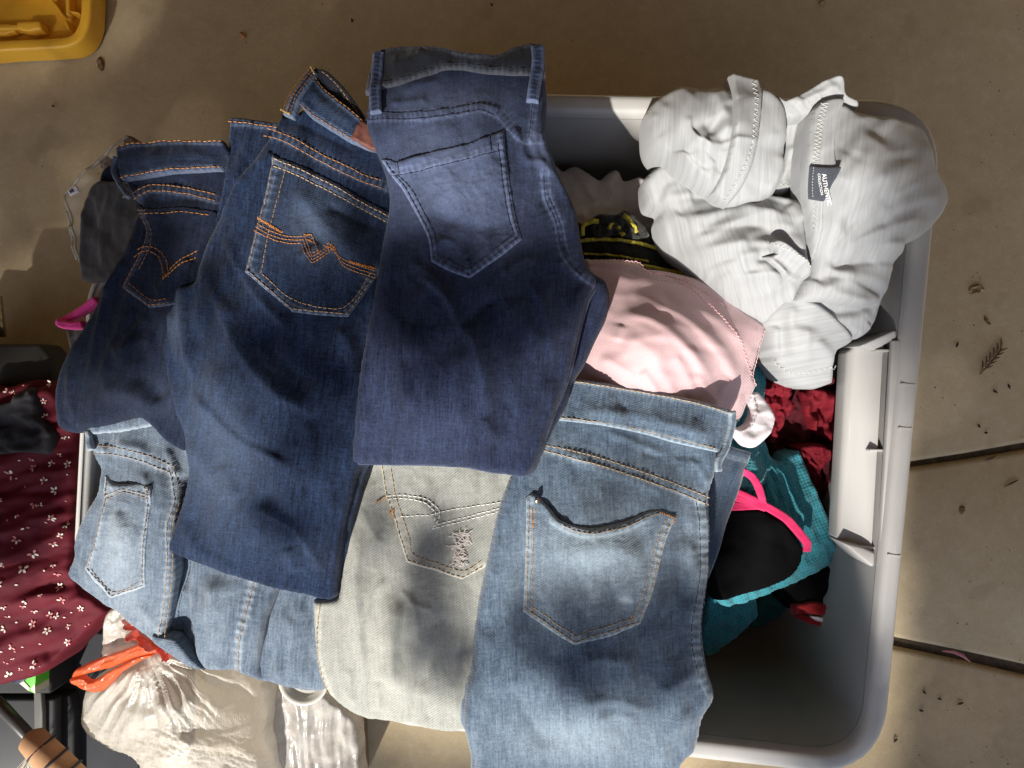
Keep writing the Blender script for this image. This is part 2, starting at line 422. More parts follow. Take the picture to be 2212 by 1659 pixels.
# ---------------------------------------------------------------- the two open plastic bins
def bin_plastic(name, c):
    b = N(name); g = b.noise(b.coord((420,420,420), 'Object'), 1, 2, .5); s = b.noise(b.coord((14,3,9), 'Object'), 1, 4, .6)
    sc = b.noise(b.coord((260,9,40), 'Object'), 1, 3, .6, .6)
    col = b.ramp(s, [(.3, tuple(x*.9 for x in c)), (.7, tuple(min(1,x*1.08) for x in c))])
    col = b.mix(b.ramp(sc, [(.66, (0,0,0)), (.72, (.35,.35,.35))]), col, tuple(min(1,x*1.4) for x in c))
    return b.set(Base_Color=col, Roughness=b.math('ADD', b.math('MULTIPLY', s, .16), .30), Specular_IOR_Level=.5, Normal=b.bump(b.math('ADD', g, b.math('MULTIPLY', sc, .6)), .12, .0008))
m_bin = bin_plastic('grey_plastic', (.37,.362,.348))
m_bin2 = bin_plastic('pale_plastic', (.50,.49,.47))
m_slot_shade = plain('slot_shade_plastic', (.085,.083,.08), .6, .3, .05)  # same bin plastic, darkened: the slot's shade is put into the colour
def ring(c4, inset, rad, z, n=9):
    """rounded quadrilateral through four world corners (TL, TR, BR, BL), moved inwards by inset"""
    P = np.array([c[:2] for c in c4]); e = []
    for i in range(4):
        a, b = P[i], P[(i+1)%4]; t = (b-a)/np.linalg.norm(b-a); nr = np.array([t[1], -t[0]]); e.append((a+nr*inset, t))
    Q = []
    for i in range(4):
        (a, t), (b, u) = e[i-1], e[i]; M = np.array([t, -u]).T; s = np.linalg.solve(M, b-a); Q.append(a+t*s[0])
    out = []
    for i in range(4):
        c = Q[i]; t0 = e[i-1][1]; t1 = e[i][1]; r = max(rad, .004)
        p0 = c-t0*r; p1 = c+t1*r
        for k in range(n):
            q = k/(n-1); out.append((1-q)**2*p0*1+2*q*(1-q)*(c*.86+(p0+p1)/2*.14)+q*q*p1)
    # extra points along the long straight sides keep the loft smooth
    return [(x, y, z) for x, y in out]
def loft(name, rings, mat, parent, cap_last=False):
    n = len(rings[0]); V = [p for r in rings for p in r]; F = []
    for i in range(len(rings)-1):
        for k in range(n): F.append([i*n+k, (i+1)*n+k, (i+1)*n+(k+1)%n, i*n+(k+1)%n])
    if cap_last: F.append([(len(rings)-1)*n+k for k in range(n)][::-1])
    o = link_mesh(name, V, F, mat, parent)
    import bmesh as bm_
    bm = bm_.new(); bm.from_mesh(o.data); bm_.ops.recalc_face_normals(bm, faces=bm.faces); bm.to_mesh(o.data); bm.free(); return o
def make_bin(label, c4v, zr, mat, rad=.07, h=None, fw=.022):
    c4 = [W1(x, y, zr) for x, y in c4v]; cen = sum(c4, Vector())/4
    t = thing('storage_bin', label, 'storage bin', (cen.x, cen.y, 0))
    g = lambda i, z: ring(c4, i, max(rad-i, .02), z)
    # rolled flange
    loft('rim', [g(.006, zr-.034), g(.0015, zr-.030), g(0, zr-.010), g(.001, zr-.004), g(.004, zr-.0008), g(.008, zr), g(fw-.007, zr), g(fw-.003, zr-.0012), g(fw, zr-.005), g(fw+.0015, zr-.012)], mat, t)
    loft('body', [g(fw+.0016, zr-.0125), g(fw+.004, zr-.04), g(fw+.012, zr-.14), g(fw+.035, .06), g(fw+.042, .022), g(fw+.06, .012)], mat, t, True)
    loft('outer_wall', [g(.0062, zr-.0335), g(fw-.004, zr-.030), g(fw-.003, zr-.05), g(fw+.03, .03), g(fw+.045, .002)], mat, t, True)
    return t
ZR = .42
main_bin = make_bin('large grey open storage bin with handle slots in its right side, holding clothes', [(815,192),(2046,214),(1908,1688),(735,1556)], ZR, m_bin, .075)
left_bin = make_bin('pale grey open bin under the left jeans, only its thin left rim showing', [(186,556),(735,590),(690,1440),(150,1262)], .41, m_bin2, .05, fw=.014)
# handle on the right side of the main bin: thick hollow grip, two angled ends, three thin ribs over the slot
hd = prism('handle', [(1841,757),(1852,750),(1902,738),(1900,760),(1876,1176),(1872,1192),(1852,1190),(1818,1170)], [.378,.384,.400,.402,.402,.400,.384,.378], .352, m_bin, main_bin, bev=.004)
prism('handle_end', [(1858,748),(1930,712),(1936,730),(1897,757)], [.404,.414,.410,.400], .355, m_bin, main_bin, bev=.003)
prism('handle_end', [(1829,1176),(1866,1182),(1888,1192),(1884,1224),(1876,1222)], [.396,.404,.41,.412,.410], .355, m_bin, main_bin, bev=.003)
for y, x0, x1 in ((757,1893,1938),(973,1880,1925),(1184,1866,1912)):
    prism('rib', [(x0,y-2.5),(x1,y-2.5),(x1,y+2.5),(x0,y+2.5)], .403, .367, m_bin, main_bin, bev=.0006)
prism('slot_ledge', [(1929,735),(1950,735),(1921,1205),(1900,1205)], .412, .404, m_bin, main_bin, bev=.0015)
prism('slot_shade_floor', [(1886,748),(1930,748),(1902,1192),(1860,1192)], .378, .366, m_slot_shade, main_bin)  # shallow dark sheet standing in for the shade of a deep slot
# moulding lines across the flange
for (xa, ya, xb, yb) in ((1948,829,1978,832),(1942,924,1970,926),(1918,1198,1946,1202)):
    prism('mould_line', [(xa,ya-1.6),(xb,yb-1.6),(xb,yb+1.6),(xa,ya+1.6)], ZR+.0009, ZR-.004, m_bin, main_bin)

# ---------------------------------------------------------------- jeans
GJ = 'jeans folded across the tops of the two bins'
orange = plain('orange_thread', (.46,.19,.05), .6, .3, .25, 300)
navyth = plain('navy_thread', (.03,.035,.06), .7, .2, .2, 300)
tanth = plain('tan_thread', (.50,.33,.17), .65, .3, .25, 300)
whiteth = plain('white_thread', (.72,.70,.66), .7, .3, .1, 300)
dullth = plain('ochre_thread', (.34,.20,.10), .65, .3, .3, 300)
yellowth = plain('yellow_thread', (.55,.40,.14), .65, .3, .2, 300)

def jeans(label, xyz):
    return thing('jeans', label, 'jeans', xyz, GJ)

# ---- E: washed-out pale pair in the middle of the bottom row
mE = denim('pale_denim', (.205,.212,.195), (.41,.412,.37), .35, .5, (.55,.53,.45), .18, .3, .1)
jE = jeans('pale washed-out grey jeans with ripped back pocket, lower middle, between two blue pairs', W1(870,1300,.43))
fE = Field([(700,1000,.452),(1100,1000,.455),(690,1300,.452),(1050,1300,.458),(720,1500,.43),(1000,1560,.425),(850,1250,.46),(850,1480,.444),(880,1640,.395)],
  ridges=[([(735,1320),(728,1400),(745,1490),(790,1540)],5,10,.6),([(775,1130),(770,1300),(790,1480)],3,16),([(905,1500),(935,1400),(950,1320)],-4,22),
    ([(870,1290),(845,1390),(850,1500)],3.5,22),([(980,1560),(985,1450),(1000,1350)],4,22),([(840,1240),(800,1300),(775,1370)],2,10),([(880,1275),(900,1330),(905,1400)],1.8,9),
    ([(860,1265),(890,1300),(940,1320)],2,8),([(780,1090),(800,1140),(830,1180)],1.5,9),([(700,1150),(740,1200)],1.5,8),([(925,1560),(915,1500)],-3,12),([(820,1540),(815,1470)],2.5,12),([(765,1520),(755,1440)],2.5,10)],
  seams=[([(692,1305),(687,1409),(714,1500)],4,.6,.3,14)],
  noise=[(60,140,5,2.2),(30,60,20,.9),(18,30,40,.45,1)], seed=3, fade=[(860,1440,90,150,0,.12)])
leg2((-7,6), [(770,960),(757,1080),(740,1180),(728,1290),(690,1298,1),(672,1300),(674,1364),(679,1422),(690,1472),(710,1507),(741,1534),(786,1556),(831,1563),(884,1570),(929,1581),(973,1589),(1000,1586),(1022,1606),(1080,1560),(1120,1300),(1160,1000),(1120,960)], fE, mE, jE, ang=-3, edge=(16,.011), skirt=.012)
pE = Over(fE, .0018, seams=[([(835,1070),(849,1110),(862,1155),(878,1213),(1000,1251),(1045,1226)],9,.5,.55,17)], ridges=[([(900,1070),(960,1150)],1.2,14)], fade=[(990,1185,20,36,10,.5)])
pocketE = sheet('pocket', [(820,985,1),(828,1040),(835,1070),(849,1110),(862,1155),(878,1213,1),(940,1233),(1000,1251,1),(1045,1226),(1110,1190,1),(1120,985,1)], pE, mE, jE, ang=-8, edge=(4,.0016), skirt=.003, edgewear=.6)
stitches([[(826,1007),(838,1070),(852,1112),(866,1157),(882,1209,1),(1000,1246,1),(1045,1221)],[(846,1012),(855,1068),(870,1115),(884,1155),(896,1198),(1000,1232),(1040,1210)]], pE, tanth, pocketE, w=2.4)
stitches([[(838,1069),(880,1069),(924,1078),(950,1104),(944,1128),(933,1141)],[(840,1076),(880,1076),(920,1085),(942,1107),(936,1126)],[(933,1141),(951,1137),(996,1126),(1040,1114),(1090,1100)],[(945,1131),(996,1119),(1040,1107),(1090,1093)],[(866,1114),(929,1110),(973,1101),(1040,1090),(1100,1080)]], pE, whiteth, pocketE, w=2.8)
stitches([[(812,1086),(836,1071)],[(840,1112),(852,1098)],[(852,1120),(852,1100)]], pE, orange, pocketE, dash=20, w=3)
# frayed rip in the pocket: torn threads over a paler hole
mRip = cloth('torn_threads', (.62,.56,.52), .15)
V_, F_ = [], []
for i in range(90):
    t = rnd.random(); x = 990+rnd.gauss(0,9)-8*(t-.3); y = 1148+t*74; a = rnd.gauss(.1,.7); l = rnd.uniform(8,20)
    p = np.array([(x,y),(x+math.cos(a)*l*.5,y+math.sin(a)*l*.5),(x+math.cos(a)*l,y+math.sin(a)*l+rnd.uniform(-4,4))]); z0 = pE(p)+.001; zb = pE.base(p); nrm = np.array([-math.sin(a), math.cos(a)])
    b = len(V_)
    for q in range(3):
        for s_ in (-.9,.9):
            x3 = W([p[q]+nrm*s_], zb[q])[0]; x3[2] = z0[q]+(.0012 if q == 1 else .0)+.0003; V_.append(x3)
    F_ += [[b,b+1,b+3,b+2],[b+2,b+3,b+5,b+4]]
o = link_mesh('frayed_rip', V_, F_, mRip, pocketE); o['kind'] = 'stuff'
stitches([[(690,1310),(684,1409),(708,1498)]], fE, tanth, jE, w=2)
fEb = Field([(700,1300,.44),(690,1400,.44),(720,1520,.42)])

# ---- D: light blue pair, lower left
mD = denim('light_blue_denim', (.042,.064,.10), (.225,.275,.33), .42, .15, (.36,.41,.45), .5, .4)
jD = jeans('light blue jeans with slim back pocket, lower left, above the white plastic bag', W1(300,1200,.43))
fD = Field([(190,940,.44),(400,960,.45),(150,1240,.42),(390,1200,.462),(250,1320,.425),(500,1250,.458),(440,1440,.42),(660,1480,.41),(660,1300,.445),(260,1120,.455),(560,1400,.437)],
  ridges=[([(205,1000),(226,1080),(215,1160),(190,1230)],5,13,.5),([(250,960),(290,965),(330,985)],4,13),([(300,1015),(330,1060),(345,1110)],5,12),([(225,960),(240,1010)],3,9),
    ([(345,1010),(352,1060),(345,1130),(335,1220)],3.5,11),([(280,1110),(270,1180),(240,1250)],2.5,18),([(350,1385),(372,1375),(395,1400),(425,1440)],6,11,-.5),([(360,1300),(385,1350),(415,1400),(455,1440)],5,12),
    ([(385,1210),(392,1290),(430,1370),(480,1430)],-7,15),([(593,1278),(571,1336),(560,1391),(571,1475)],-7,11,.4),([(618,1290),(596,1350),(585,1410),(600,1480)],5,16),([(660,1300),(640,1370),(650,1440),(690,1485)],4,14),
    ([(640,1330),(620,1370),(630,1400)],2.5,10),([(460,1240),(450,1320),(470,1410)],4,22),([(170,1200),(205,1260),(260,1310)],2.5,12),([(215,1060),(212,1130),(196,1200)],-3,7),
    ([(290,1300),(330,1340),(360,1380)],2.5,14),([(355,970),(372,990),(380,1030)],4,10)],
  seams=[([(190,966),(247,972),(293,984),(345,1003),(390,1020)],9,1.0,.5,15),([(372,1000),(380,1048),(383,1085),(369,1135),(368,1208),(361,1300),(350,1384)],8,1.1,.6,16),],
  noise=[(50,120,8,2.4),(26,44,30,1.0),(16,22,60,.5,1)], seed=5, fade=[(255,1180,45,80,0,.22),(300,1330,120,40,35,.2),(470,1320,30,90,5,.12)])
fD3 = Field([(560,1260,.438),(720,1290,.445),(700,1490,.412),(560,1470,.414),(640,1380,.436)], ridges=[([(660,1280),(640,1370),(645,1440),(680,1490)],4,20),([(625,1290),(605,1350),(598,1420),(610,1482)],4,16,.5),([(640,1330),(622,1365),(630,1400)],2.5,12),([(690,1300),(672,1380),(680,1450)],-3,12)], noise=[(40,90,8,2.4),(24,34,30,1)], seed=6)
sheet('leg', [(540,1240),(720,1280),(722,1440),(720,1470),(699,1495),(659,1499),(604,1487),(571,1478),(548,1468),(540,1400)], fD3, mD, jD, ang=4, edge=(16,.012), skirt=.012)
fD2 = Field([(430,1200,.452),(600,1250,.455),(400,1300,.442),(560,1440,.425),(450,1450,.422),(510,1350,.458)], ridges=[([(470,1240),(455,1320),(475,1420)],4,24),([(590,1270),(568,1336),(556,1391),(560,1450)],3,8,.5),([(430,1330),(450,1390),(490,1440)],-3,12)], seams=[([(549,1250),(535,1307),(520,1366),(514,1410),(516,1452)],7,1.6,1.5,19,-1)], noise=[(40,90,8,2.2),(24,34,30,1)], seed=7, fade=[(470,1320,30,90,5,.12)])
leg2((-8,6), [(425,1190),(610,1245),(597,1278),(575,1336),(563,1391),(560,1430),(571,1479),(549,1470),(502,1454),(470,1453),(439,1450),(420,1425),(410,1370),(402,1310),(404,1250)], fD2, mD, jD, ang=4, edge=(16,.012), skirt=.012)
fD0 = Field([(380,1180,.428),(440,1340,.42),(420,1440,.41)], noise=[(40,60,0,4)], seed=9)
sheet('leg', [(355,1170),(440,1180),(450,1300),(450,1430),(400,1425),(360,1380)], fD0, mD, jD, ang=4, edge=(8,.006), skirt=.02)
fDb = Field([(330,1385,.43),(440,1450,.425),(380,1380,.436)], ridges=[([(352,1388),(385,1402),(420,1440)],4,9)], seed=10)
sheet('leg', [(325,1372),(350,1376),(372,1378),(392,1393),(412,1418),(442,1450),(420,1449),(399,1441),(366,1419),(328,1392)], fDb, mD, jD, ang=40, edge=(9,.008), skirt=.012, step=3)
leg2((-5,6), [(186,905,1),(192,950),(200,990),(212,1022),(200,1070),(183,1102),(161,1146),(152,1182),(155,1203),(141,1241),(157,1262),(205,1298),(256,1336),(293,1366),(330,1391,1),(349,1387,1),(362,1320),(372,1240),(374,1180),(385,1110),(395,1050),(420,1010),(440,960),(430,920),(330,890)], fD, mD, jD, ang=4, edge=(12,.010), skirt=.012)
wbD = Over(fD, .004, ridges=[([(200,934),(260,930),(330,915)],-2,10)], seams=[([(192,938),(250,934),(322,921)],3,.8,.3,14)])
sheet('waistband', [(186,912,1),(190,938,1),(252,935),(322,922),(372,905,1),(320,880),(240,890)], wbD, mD, jD, ang=4, edge=(6,.003), skirt=.006, edgewear=.8)
ribbon('belt_loop', [(190,930),(194,952),(200,972)], 13, wbD, mD, jD, off=.004, edge=(4,.002), edgewear=.8, step=2.5)
pD = Over(fD, .0018, seams=[([(228,1030),(223,1087),(205,1179),(191,1226),(242,1290),(315,1265),(315,1179),(324,1113),(334,1052)],7,.5,.5,13),([(226,1062),(250,1058),(275,1048),(330,1068)],8,.6,.3,15)], ridges=[([(228,1050),(265,1052),(300,1048)],3,9),([(265,1100),(258,1180)],2,16),([(300,1130),(270,1230)],1.5,14)], fade=[(265,1190,50,90,0,.18)])
pocketD = sheet('pocket', [(228,1025,1),(240,1040),(262,1046),(303,1044),(334,1049,1),(331,1080),(324,1113),(315,1179),(315,1267,1),(242,1292,1),(215,1262),(189,1226,1),(205,1179),(220,1117),(223,1087)], pD, mD, jD, ang=8, edge=(4,.0016), skirt=.004, edgewear=.7, step=3)
stitches([[(203,962),(247,965),(293,975),(345,993),(379,1006)],[(203,980),(247,981),(293,992),(345,1010),(376,1023)]], fD, dullth, jD, w=1.9)
stitches([[(232,1032),(227,1087),(209,1179),(194,1224,1),(243,1287,1),(311,1263,1),(311,1179),(320,1113),(330,1053)],[(226,1070),(244,1064),(268,1056),(331,1068)],[(226,1078),(246,1072),(270,1062),(330,1076)],[(203,1226),(244,1278),(303,1256)],[(317,1048),(330,1066)],[(330,1050),(322,1072)]], pD, dullth, pocketD, w=1.9)
stitches([[(379,1010),(386,1048),(388,1085),(375,1135),(374,1208),(367,1300),(356,1384)],[(367,1010),(375,1048),(378,1085),(364,1135),(362,1208),(354,1300),(344,1380)]], fD, tanth, jD, w=1.9)
stitches([[(550,1256),(536,1307),(521,1366),(515,1410),(517,1446)]], fD2, tanth, jD, w=2.0)

# ---- F: light wash pair, lower right
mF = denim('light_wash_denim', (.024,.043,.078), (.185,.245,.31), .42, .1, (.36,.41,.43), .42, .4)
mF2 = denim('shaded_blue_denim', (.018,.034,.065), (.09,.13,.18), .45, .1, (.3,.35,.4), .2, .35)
jF = jeans('light wash blue jeans with gaping back pocket, lower right, hanging over the near rim', W1(1280,1300,.43))
fF = Field([(1240,830,.455),(1580,900,.45),(1150,1000,.47),(1530,1080,.455),(1300,1200,.49),(1030,1300,.465),(1535,1450,.45),(1250,1500,.482),(1010,1640,.45),(1500,1640,.43),(1250,1720,.44)],
  ridges=[([(1290,925),(1360,950),(1440,985),(1500,1000)],4,12),([(1200,965),(1290,1010),(1380,1040),(1450,1075)],2,14),([(1480,985),(1510,1010),(1530,1050)],4,10),([(1380,975),(1430,985),(1520,990)],-4,10),
    ([(1206,1450),(1217,1530),(1222,1600)],6,12,.5),([(1240,1520),(1330,1510),(1420,1540)],5,17),([(1280,1560),(1330,1540),(1380,1555)],3.5,12),([(1100,1470),(1130,1540),(1190,1620)],-6,24),([(1420,1500),(1460,1470),(1520,1450)],4,18),
    ([(1050,1350),(1060,1450),(1045,1550)],4,18),([(1500,1520),(1440,1590),(1420,1660)],5,22),([(1080,1150),(1058,1250),(1045,1350)],3.5,13),([(1110,1060),(1085,1160),(1068,1250)],-3,9),([(1250,1430),(1300,1420),(1380,1430)],2.5,22),
    ([(1480,1150),(1500,1250),(1490,1350)],3,22),([(1540,1500),(1505,1530),(1490,1580)],5,10)],
  seams=[([(1150,958),(1250,983),(1350,1013),(1450,1048),(1540,1085)],11,1.1,.45,15),([(1512,1080),(1520,1150),(1518,1240),(1505,1330),(1505,1400),(1516,1460),(1535,1500)],8,.8,.8,20)],
  noise=[(70,150,-8,2.8),(32,60,15,1.2),(17,24,50,.5,1)], seed=8, fade=[(1300,1190,130,120,15,.15),(1150,1250,50,120,5,.1),(1250,1600,180,60,0,.3),(1490,1180,30,100,0,.15)])
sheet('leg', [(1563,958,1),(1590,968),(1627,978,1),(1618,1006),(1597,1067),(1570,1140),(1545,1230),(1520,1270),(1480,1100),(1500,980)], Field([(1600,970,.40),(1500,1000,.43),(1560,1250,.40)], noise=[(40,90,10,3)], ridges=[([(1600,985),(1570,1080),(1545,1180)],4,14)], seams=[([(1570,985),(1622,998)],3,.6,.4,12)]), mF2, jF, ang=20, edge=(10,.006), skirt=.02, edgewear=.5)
leg2((-9,3), [(1185,900),(1180,930),(1152,976),(1110,1020),(1099,1040),(1076,1105),(1054,1195),(1034,1289),(1023,1364),(1016,1454),(1005,1498),(1000,1574),(1014,1606),(1023,1650),(1035,1720),(1200,1760),(1460,1740),(1475,1662),(1505,1628),(1514,1601),(1523,1556),(1545,1521),(1545,1494),(1532,1454),(1523,1387),(1525,1320),(1536,1231),(1538,1141),(1536,1074),(1548,1030),(1556,990),(1568,940),(1570,895),(1500,872),(1400,852),(1300,836),(1240,828)], fF, mF, jF, ang=-3, edge=(18,.012), skirt=.012)
wF = Over(fF, .006, ridges=[([(1250,880),(1400,905),(1560,945)],2.5,20),([(1330,935),(1350,880)],1.2,8),([(1480,940),(1500,900)],1.2,8)], seams=[([(1240,822),(1300,830),(1400,847),(1500,867),(1576,890)],5,.8,.35,10),([(1195,902),(1300,917),(1400,936),(1540,972)],5,.5,.4,15)])
bandF = sheet('waistband', [(1236,818,1),(1300,827),(1400,844),(1500,864),(1578,886,1),(1574,930),(1560,978,1),(1540,975),(1450,955),(1400,940),(1300,919),(1185,906,1),(1190,860)], wF, mF, jF, ang=10, edge=(5,.004), skirt=.006, edgewear=.55, step=3.2)
ribbon('belt_loop', [(1580,888),(1582,915),(1568,965),(1551,995),(1551,1018)], 15, wF, mF, jF, off=.006, edge=(5,.0025), edgewear=.9, step=2.5, skirt=.005)
pF = Over(fF, .0022, seams=[([(1139,1080),(1136,1141),(1134,1231),(1133,1320),(1241,1386),(1384,1343),(1416,1253),(1438,1168),(1455,1117)],10,.5,.6,17),([(1195,1122),(1241,1146),(1286,1150),(1353,1137),(1398,1114)],8,.9,.3,18)],
  ridges=[([(1165,1075),(1185,1105),(1205,1125),(1240,1140)],2,13),([(1145,1068),(1165,1078)],3,9),([(1200,1200),(1300,1180),(1400,1200)],2,30),([(1240,1150),(1330,1145),(1410,1110)],.8,12)], fade=[(1290,1210,130,110,12,.2),(1350,1295,14,8,10,.5)])
pocketF = sheet('pocket', [(1136,1075,1),(1146,1064),(1161,1070),(1175,1085),(1190,1100),(1206,1120),(1241,1134),(1286,1139),(1353,1125),(1398,1104),(1424,1101),(1460,1114,1),(1438,1168),(1416,1253),(1398,1310),(1384,1347,1),(1310,1375),(1241,1391,1),(1185,1358),(1130,1322,1),(1134,1231),(1136,1141)], pF, mF, jF, ang=2, edge=(5,.0022), skirt=.006, edgewear=.5, step=3.2)
mHeart = plain('dull_brass', (.42,.34,.25), .35, .5, .1, 200, 1.)
sheet('rivet', [(1155,1076),(1160,1073),(1166,1077),(1165,1084),(1160,1087),(1154,1082)], Over(pF, .005), mHeart, pocketF, step=1.6, edge=(4,.0016), skirt=.002)
stitches([[(1242,824),(1300,833),(1400,850),(1500,870),(1572,892)],[(1190,900),(1300,912),(1400,932),(1540,967)]], Over(fF,.0065), tanth, jF, off=.0006, w=2.3)
stitches([[(1160,958),(1250,976),(1350,1006),(1450,1041),(1532,1075)],[(1150,967),(1250,992),(1350,1022),(1450,1057),(1530,1090)]], fF, tanth, jF, w=2.3)
stitches([[(1143,1092),(1141,1141),(1139,1231),(1138,1316,1),(1241,1384,1),(1379,1342,1),(1411,1253),(1432,1168),(1450,1122)],[(1157,1098),(1152,1141),(1150,1231),(1150,1310,1),(1243,1371,1),(1368,1333,1),(1400,1245),(1420,1165),(1436,1122)],[(1215,1132),(1245,1145),(1286,1149),(1353,1135),(1400,1113),(1424,1108)]], pF, tanth, pocketF, w=2.1)
stitches([zigzag([(1424,1106),(1456,1117)], 2.5, 5), zigzag([(1456,1117),(1452,1132)],2.5,5), [(1149,1097),(1151,1138)], [(1149,1310),(1151,1326)],[(1366,1343),(1364,1326)]], pF, orange, pocketF, w=2.8)
stitches([[(1522,1082),(1530,1150),(1528,1240),(1516,1325),(1515,1400),(1524,1456)],[(1504,1085),(1511,1150),(1509,1240),(1496,1330),(1497,1400),(1507,1460)]], fF, navyth, jF, w=2)

# ---- C: dark pair at the left
mC = denim('dark_indigo_denim', (.0022,.004,.011), (.022,.034,.072), .45, .08, (.16,.19,.26), .25, .4, .06)
jC = jeans('dark indigo jeans with orange double-arc pocket stitching, at the far left of the pile', W1(300,650,.45))
sheet('leg', [(262,338),(245,348),(222,362),(211,385),(213,410),(225,445),(241,490),(256,525),(300,560),(330,480),(300,380)], Field([(262,338,.452),(213,400,.44),(256,520,.45),(300,420,.455)], ridges=[([(240,352),(222,380),(232,430)],5,9)]), mC, jC, ang=10, edge=(12,.010), skirt=.02)
fC = Field([(260,320,.485),(480,310,.485),(300,460,.49),(470,460,.492),(182,690,.465),(350,700,.495),(112,830,.448),(130,930,.440),(300,900,.475),(390,980,.45),(420,800,.49),(230,800,.472)],
  ridges=[([(290,400),(340,392),(420,396)],-3,8),([(300,436),(400,430),(460,438)],-2.5,10),([(262,540),(235,620),(215,700),(196,790),(188,850)],4,14,.5),([(300,660),(262,700),(235,760),(218,830)],4,12),([(330,680),(290,720),(268,770)],2.5,12),
    ([(143,745),(138,800),(133,860),(137,897),(153,920),(182,922),(228,912),(290,902)],-7,7),([(240,770),(300,740),(345,735)],4,22),([(280,800),(320,830),(350,870)],-4,24),([(210,850),(280,850),(350,900)],3,26),
    ([(318,905),(345,935),(385,970)],5,15),([(425,560),(370,600),(330,640)],2,16),([(155,800),(150,860),(165,905)],3,10),([(225,640),(250,600),(270,560)],2,12)],
  seams=[([(286,427),(322,408),(358,409),(407,415),(470,432)],8,.9,.4,14)], noise=[(60,130,12,2.4),(30,50,25,1.0),(18,24,55,.4,1)], seed=11, fade=[(300,850,90,50,10,.12)])
sheet('leg', [(264,332),(262,380),(270,407),(284,432,1),(300,440),(280,480),(257,540),(241,576),(228,602),(208,644),(182,690),(143,748),(127,781),(112,820),(107,852),(109,878),(115,918),(130,934),(153,938),(182,932),(228,919),(270,906),(293,905),(312,918),(329,930),(351,953),(397,984),(440,980),(470,800),(520,600),(560,400),(500,318),(423,314),(358,313),(293,320)], fC, mC, jC, ang=10, edge=(18,.016), skirt=.03)
wC = Over(fC, .008, seams=[([(259,330),(293,320),(358,313),(423,313),(488,314)],4,.6,.3,13),([(269,391),(309,382),(391,372),(482,367)],4,.6,.35,14)], ridges=[([(260,360),(370,340),(480,345)],2,22)], noise=[(30,40,0,1.2)])
bandC = sheet('waistband', [(259,320,1),(293,313),(358,306),(423,307),(488,308,1),(500,335),(484,371,1),(391,377),(309,388),(269,397,1),(262,360)], wC, mC, jC, ang=92, edge=(6,.005), skirt=.006, edgewear=.5, step=3.2)
ribbon('belt_loop', [(257,342),(251,368),(262,398),(284,430)], 8, wC, mC, jC, off=.003, edge=(4,.002), edgewear=1., step=2.2, skirt=.005)
pC = Over(fC, .0018, seams=[([(303,455),(317,500),(303,546),(285,582),(267,620),(325,662),(360,660)],7,.5,.45,13)], fade=[(370,520,60,60,0,.05)])
pocketC = sheet('pocket', [(301,452,1),(391,447),(470,457,1),(470,640,1),(358,662),(324,665,1),(264,620,1),(283,582),(303,546),(316,500)], pC, mC, jC, ang=12, edge=(4,.0018), skirt=.005, edgewear=.35, step=3.2)
stitches([[(262,326),(293,318),(358,311),(423,312),(486,313)],[(270,390),(309,381),(391,371),(482,366)]], wC, orange, bandC, w=1.7)
stitches([[(290,418),(322,400),(358,401),(407,407),(465,420)],[(292,432),(322,414),(358,414),(407,420),(465,434)]], fC, orange, jC, w=1.7)
stitches([[(304,464),(391,459),(458,467)],[(306,468),(320,500),(307,546),(288,582),(269,619,1),(325,660,1),(360,657)],[(318,472),(330,505),(318,550),(300,585)],[(282,612),(327,648),(362,646)],zigzag([(301,455),(318,456)],2,5)], pC, orange, pocketC, w=1.6)
stitches([[(293,556),(308,545),(325,543),(342,554),(351,572),(358,605,1),(375,590),(395,572),(425,557)],[(300,541),(316,533),(335,536),(352,549),(363,566),(367,588,1),(385,570),(405,555),(430,541)],[(357,605),(363,592)],[(367,588),(372,600)]], pC, orange, pocketC, w=2.4, dash=7, gap=2)
stitches([zigzag([(283,423),(277,432)],1.5,4)], wC, tanth, bandC)

# ---- B: dark blue pair with zigzag pocket embroidery
mB = denim('blue_streaked_denim', (.0013,.0034,.013), (.021,.042,.098), .58, .05, (.20,.25,.33), .3, .45, .06)
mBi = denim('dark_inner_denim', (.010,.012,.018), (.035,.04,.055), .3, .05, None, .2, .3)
jB = jeans('dark blue jeans with orange zigzag pocket embroidery, second from the right in the top row', W1(600,720,.47))
fB0 = Field([(494,251,.487),(590,262,.487),(470,470,.492),(530,420,.495)], noise=[(40,60,0,2)], ridges=[([(545,275),(520,360),(490,440)],3,12)], seams=[([(494,263),(540,266),(600,274)],7,.8,.4,14)])
sheet('leg', [(494,251,1),(540,254),(620,266,1),(600,330),(560,420),(500,520),(450,530),(463,474),(480,400),(488,330),(493,280)], fB0, mB, jB, ang=8, edge=(7,.005), skirt=.02, edgewear=.4, step=3.5)
stitches([[(494,264),(540,267),(606,277)]], fB0, orange, jB, w=1.7)
